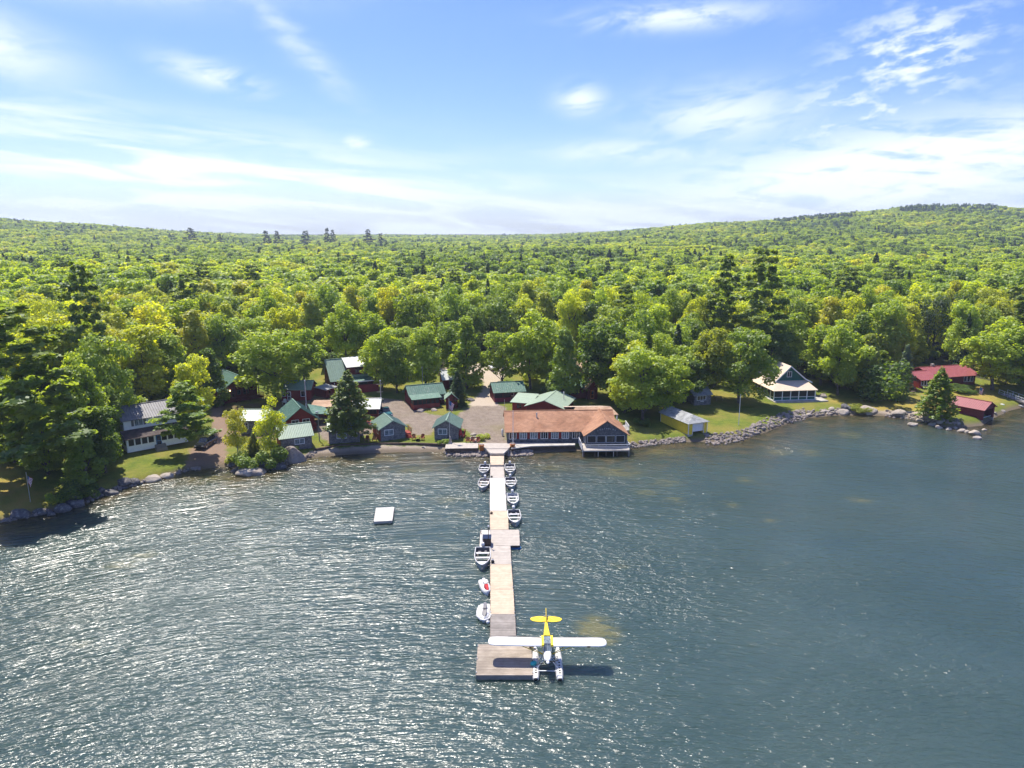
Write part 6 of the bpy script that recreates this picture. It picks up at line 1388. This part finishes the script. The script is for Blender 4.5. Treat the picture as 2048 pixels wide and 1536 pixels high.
# ------------------------------------------------------------------ walls along the shore
def wall_line(pts, zt, th, label, name='retaining_wall', m='wood_dark', zb=-.4):
    w = [P(a, b, zt) for a, b in pts]; b = MB()
    for i in range(len(w) - 1):
        a, c = Vector(w[i]), Vector(w[i + 1]); n = Vector((-(c - a).y, (c - a).x, 0)).normalized() * th; b.add([a, c, c + n, a + n] + [Vector((v.x, v.y, zb)) for v in (a, c, c + n, a + n)], [(0, 1, 2, 3), (7, 6, 5, 4), (0, 4, 5, 1), (1, 5, 6, 2), (2, 6, 7, 3), (3, 7, 4, 0)])
    tag(b.build(name, M_(m)), label, 'wall')
wall_line([(628, 898), (680, 889.5), (760, 886.5), (830, 886), (890, 888)], 1.15, .35, 'low dark timber wall holding the lawn above the small beach')
wall_line([(1052, 894.5), (1100, 892.5), (1150, 890.5)], .95, .35, 'dark timber wall under the lodge patio')
wall_line([(1980, 808), (2022, 801)], 1.0, .6, 'dark stone wall between the maroon boathouse and the gangway', m='boulder')
# ------------------------------------------------------------------ boulders and riprap
def rock_mesh(name, seed, mt_, flat=.75):
    import bmesh
    rs_ = np.random.RandomState(seed); bm = bmesh.new(); bmesh.ops.create_icosphere(bm, subdivisions=3, radius=1); pl = [(v / np.linalg.norm(v), rs_.uniform(.55, .9)) for v in rs_.normal(size=(9, 3))]
    for v in bm.verts:
        p = np.array(v.co); 
        for n_, d_ in pl:
            k = p @ n_
            if k > d_: p = p - n_ * (k - d_) * .92
        p *= 1 + .035 * sin(p[0] * 9 + seed) * cos(p[1] * 8) ; p[2] *= flat; v.co = p
    me = bpy.data.meshes.new(name); bm.to_mesh(me); bm.free(); me.materials.append(M_(mt_)); return me
RK = {k: [rock_mesh('rock_' + k, s0 + i, k) for i in range(5)] for k, s0 in (('boulder', 1), ('riprap', 20), ('pale_rock', 40))}
def rock(px, py, wpx, k, label, group=None, hf=1.0, z=None, rz=None, name='boulder', sy=.75):
    g = G(px, py) if z is None else P(px, py, z); w = px_len(wpx, g) / 2; me = RK[k][int(abs(px * 7 + py)) % 5]; o = obj(name, me, None, (g[0], g[1] + w * .4, max(g[2], -.05) + w * hf * .12)); o.scale = (w * .98, w * sy, w * hf * .85); o.rotation_euler = (random.uniform(-.25, .25), random.uniform(-.25, .25), random.uniform(0, .5) if rz is None else rz); tag(o, label, 'boulder' if name == 'boulder' else 'rock', group)
BG = [(33, 1036, 46, 'boulder', 'long dark boulder nearest the small flagpole on the left point'), (77, 1029, 32, 'boulder', 'grey boulder beside the small flagpole'), (101, 1031, 16, 'boulder', 'small boulder in the gap left of the huge reddish boulder'), (145, 1014, 48, 'boulder', 'huge reddish block at the waterline under the leaning pine'), (122, 1024, 34, 'boulder', 'flat grey boulder lying before the huge reddish block'),
      (178, 998, 26, 'riprap', 'pale cracked boulder right of the huge reddish block'), (217, 990, 36, 'boulder', 'flat slanted boulder in the water below the shaded bank'), (195, 985, 30, 'boulder', 'dark boulder tucked under the shaded bank'), (243, 971, 38, 'boulder', 'dark boulder on the bank left of the pair of pale boulders'), (262, 968, 30, 'boulder', 'steep grey boulder nearest the small beach point'), (306, 963, 38, 'pale_rock', 'pale brown boulder at the small beach point'), (331, 957, 30, 'pale_rock', 'low pale boulder right of the pale brown one'),
      (491, 952, 48, 'pale_rock', 'large smooth pale boulder in the water below the birches'), (513, 950, 40, 'riprap', 'smooth boulder leaning on the large pale one'), (471, 944, 26, 'boulder', 'dark boulder left of the large smooth pale boulder'), (519, 931, 42, 'boulder', 'rounded grey boulder behind the smooth pale pair'), (585, 922, 58, 'riprap', 'biggest rounded boulder in front of the ribbed roof grey cabin'), (548, 939, 18, 'boulder', 'small wet boulder left of the biggest rounded boulder'), (462, 933, 20, 'boulder', 'small dark boulder beside the driveway end'), (560, 938, 24, 'boulder', 'flat wet boulder below the biggest rounded boulder'),
      (941, 802, 20, 'boulder', 'tall dark boulder on the lawn right of the small red shed'), (869, 822, 16, 'pale_rock', 'pale boulder at the corner of the long porch cabin'), (841, 824, 20, 'riprap', 'low grey boulder in front of the long porch cabin'), (946, 871, 14, 'pale_rock', 'pale stone behind the fire pit'), (951, 884, 20, 'pale_rock', 'light slab stone beside the fire pit chairs'), (1648, 795, 22, 'riprap', 'rounded boulder on the lawn beside the green house terrace'), (848, 896, 10, 'pale_rock', 'white round stone at the foot of the dark timber wall'),
      (1693, 822, 30, 'boulder', 'pointed grey boulder on the right shore above the pale one'), (1687, 829, 30, 'pale_rock', 'big pale boulder on the right shore'), (1742, 826, 44, 'pale_rock', 'long flat slab at the right waterline'), (1801, 832, 36, 'pale_rock', 'big pale angular boulder left of the evergreen'), (1829, 852, 24, 'pale_rock', 'smooth pale boulder standing in the water, left one'), (1842, 843, 18, 'pale_rock', 'pale boulder at the foot of the evergreen'), (1867, 851, 20, 'pale_rock', 'pale boulder standing in shallow water below the evergreen'), (1884, 845, 18, 'pale_rock', 'round pale boulder right below the evergreen'),
      (1880, 857, 18, 'pale_rock', 'low pale boulder in the shallows, middle of the stony spit'), (1898, 860, 14, 'pale_rock', 'small pale boulder in the shallows of the stony spit'), (1912, 857, 10, 'pale_rock', 'smallest pale stone of the stony spit'), (1925, 864, 18, 'pale_rock', 'pale angular boulder on the stony spit'), (1953, 870, 30, 'pale_rock', 'broad pale boulder at the tip of the stony spit'), (1970, 861, 12, 'pale_rock', 'little pale stone behind the tip of the stony spit'), (1957, 879, 20, 'pale_rock', 'half sunk pale slab at the tip of the stony spit'), (2007, 824, 12, 'pale_rock', 'round pinkish rock in the water right of the maroon boathouse'), (1990, 828, 12, 'riprap', 'grey rock beside the maroon boathouse opening'), (1938, 866, 16, 'pale_rock', 'pale stone linking the broad boulder to the stony spit')]
for px_, py_, w_, k_, lb in BG: rock(px_, py_, w_, k_, lb, hf=1.25 if 'huge' in lb or 'biggest' in lb or 'pointed' in lb else .85)
rs2 = np.random.RandomState(5)
BANDS = [([(892, 907), (940, 908), (980, 908)], 11, 46, (11, 17), 'riprap', 'stone in the riprap under the boardwalk left of the dock'), ([(1012, 908), (1040, 907), (1066, 905)], 10, 28, (11, 17), 'riprap', 'stone in the riprap heap right of the dock landing'), ([(1252, 893), (1300, 887), (1345, 882), (1370, 879)], 9, 40, (7, 13), 'riprap', 'stone in the riprap left of the yellow boathouse'),
         ([(1412, 880), (1450, 878), (1490, 868), (1530, 850), (1570, 836), (1610, 828)], 20, 92, (9, 17), 'riprap', 'stone in the riprap wall right of the yellow boathouse'), ([(1600, 832), (1640, 825), (1680, 823), (1720, 820)], 10, 28, (9, 17), 'pale_rock', 'stone in the pale riprap below the green house lawn'), ([(1770, 828), (1810, 832), (1850, 838), (1890, 840), (1930, 846)], 12, 28, (8, 16), 'pale_rock', 'stone on the pale rocky shore below the evergreen'), ([(345, 948), (385, 938), (400, 938)], 5, 8, (5, 9), 'pale_rock', 'small stone on the beach left of the driveway'), ([(560, 926), (600, 916), (630, 908)], 6, 10, (6, 13), 'riprap', 'stone by the end of the small beach'), ([(160, 1008), (230, 980), (290, 962)], 6, 16, (8, 16), 'boulder', 'small stone between the big left shore boulders'), ([(0, 1044), (50, 1034), (100, 1022)], 5, 10, (7, 14), 'boulder', 'small stone at the foot of the left point')]
for line, spread, n, (w0, w1), k_, lb in BANDS:
    ln = [0] + list(np.cumsum([math.hypot(line[i + 1][0] - line[i][0], line[i + 1][1] - line[i][1]) for i in range(len(line) - 1)]))
    for i in range(n):
        t = rs2.uniform(0, ln[-1]); j = max(0, min(len(line) - 2, bisect.bisect_right(ln, t) - 1)); f = (t - ln[j]) / (ln[j + 1] - ln[j]); x = line[j][0] + f * (line[j + 1][0] - line[j][0]); y = line[j][1] + f * (line[j + 1][1] - line[j][1]) + rs2.uniform(-.5, .5) * spread
        rock(x, y, rs2.uniform(w0, w1) * .9, k_ if rs2.uniform() < .8 else 'riprap', lb, lb.replace('stone', 'stones').replace('stoness', 'stones') , .8, name='shore_rock')

# the small stones between the big ones: nobody could count them
import bmesh as _bm
vb, fb = [], []; tm = RK['riprap'][0]; bmx = _bm.new(); _bm.ops.create_icosphere(bmx, subdivisions=1, radius=1); iv = np.array([v.co for v in bmx.verts]); ifc = np.array([[v.index for v in f.verts] for f in bmx.faces]); bmx.free()
for line, spread, n, (w0, w1), k_, lb in BANDS:
    for i in range(n * 5):
        j = rs2.randint(len(line) - 1); f = rs2.uniform(); x = line[j][0] + f * (line[j + 1][0] - line[j][0]); y = line[j][1] + f * (line[j + 1][1] - line[j][1]) + rs2.uniform(-.6, .6) * spread
        g = G(x, y); r = rs2.uniform(.12, .32); vb.append(iv * r * rs2.uniform(.7, 1.2, (1, 3)) * (1 + rs2.uniform(-.2, .2, (len(iv), 1))) + np.array([g[0], g[1], max(g[2], -.1) + r * .2])); fb.append(ifc + len(iv) * (len(vb) - 1))
tag(obj('rubble', mesh_np('rubble', np.concatenate(vb), np.concatenate(fb), M_('riprap'), nper=3)), 'loose small stones lying between the shore boulders', 'rubble', kind='stuff')
# ------------------------------------------------------------------ haze
hb = MB(); hb.box(-2700, 2700, -1600, 4300, -7.5, 125); hm = bpy.data.materials.new('haze'); hm.use_nodes = True; N = NT(hm.node_tree)
ho = N.add('ShaderNodeOutputMaterial'); hv = N.add('ShaderNodeVolumePrincipled'); hv.inputs['Color'].default_value = (.72, .84, 1, 1); hv.inputs['Density'].default_value = .00017; hv.inputs['Anisotropy'].default_value = .3
N.l.new(hv.outputs[0], ho.inputs['Volume']); hm.cycles.homogeneous_volume = True
hz_ = hb.build('haze', hm); tag(hz_, 'thin summer haze over the lake and the wooded slopes', 'haze', kind='stuff')
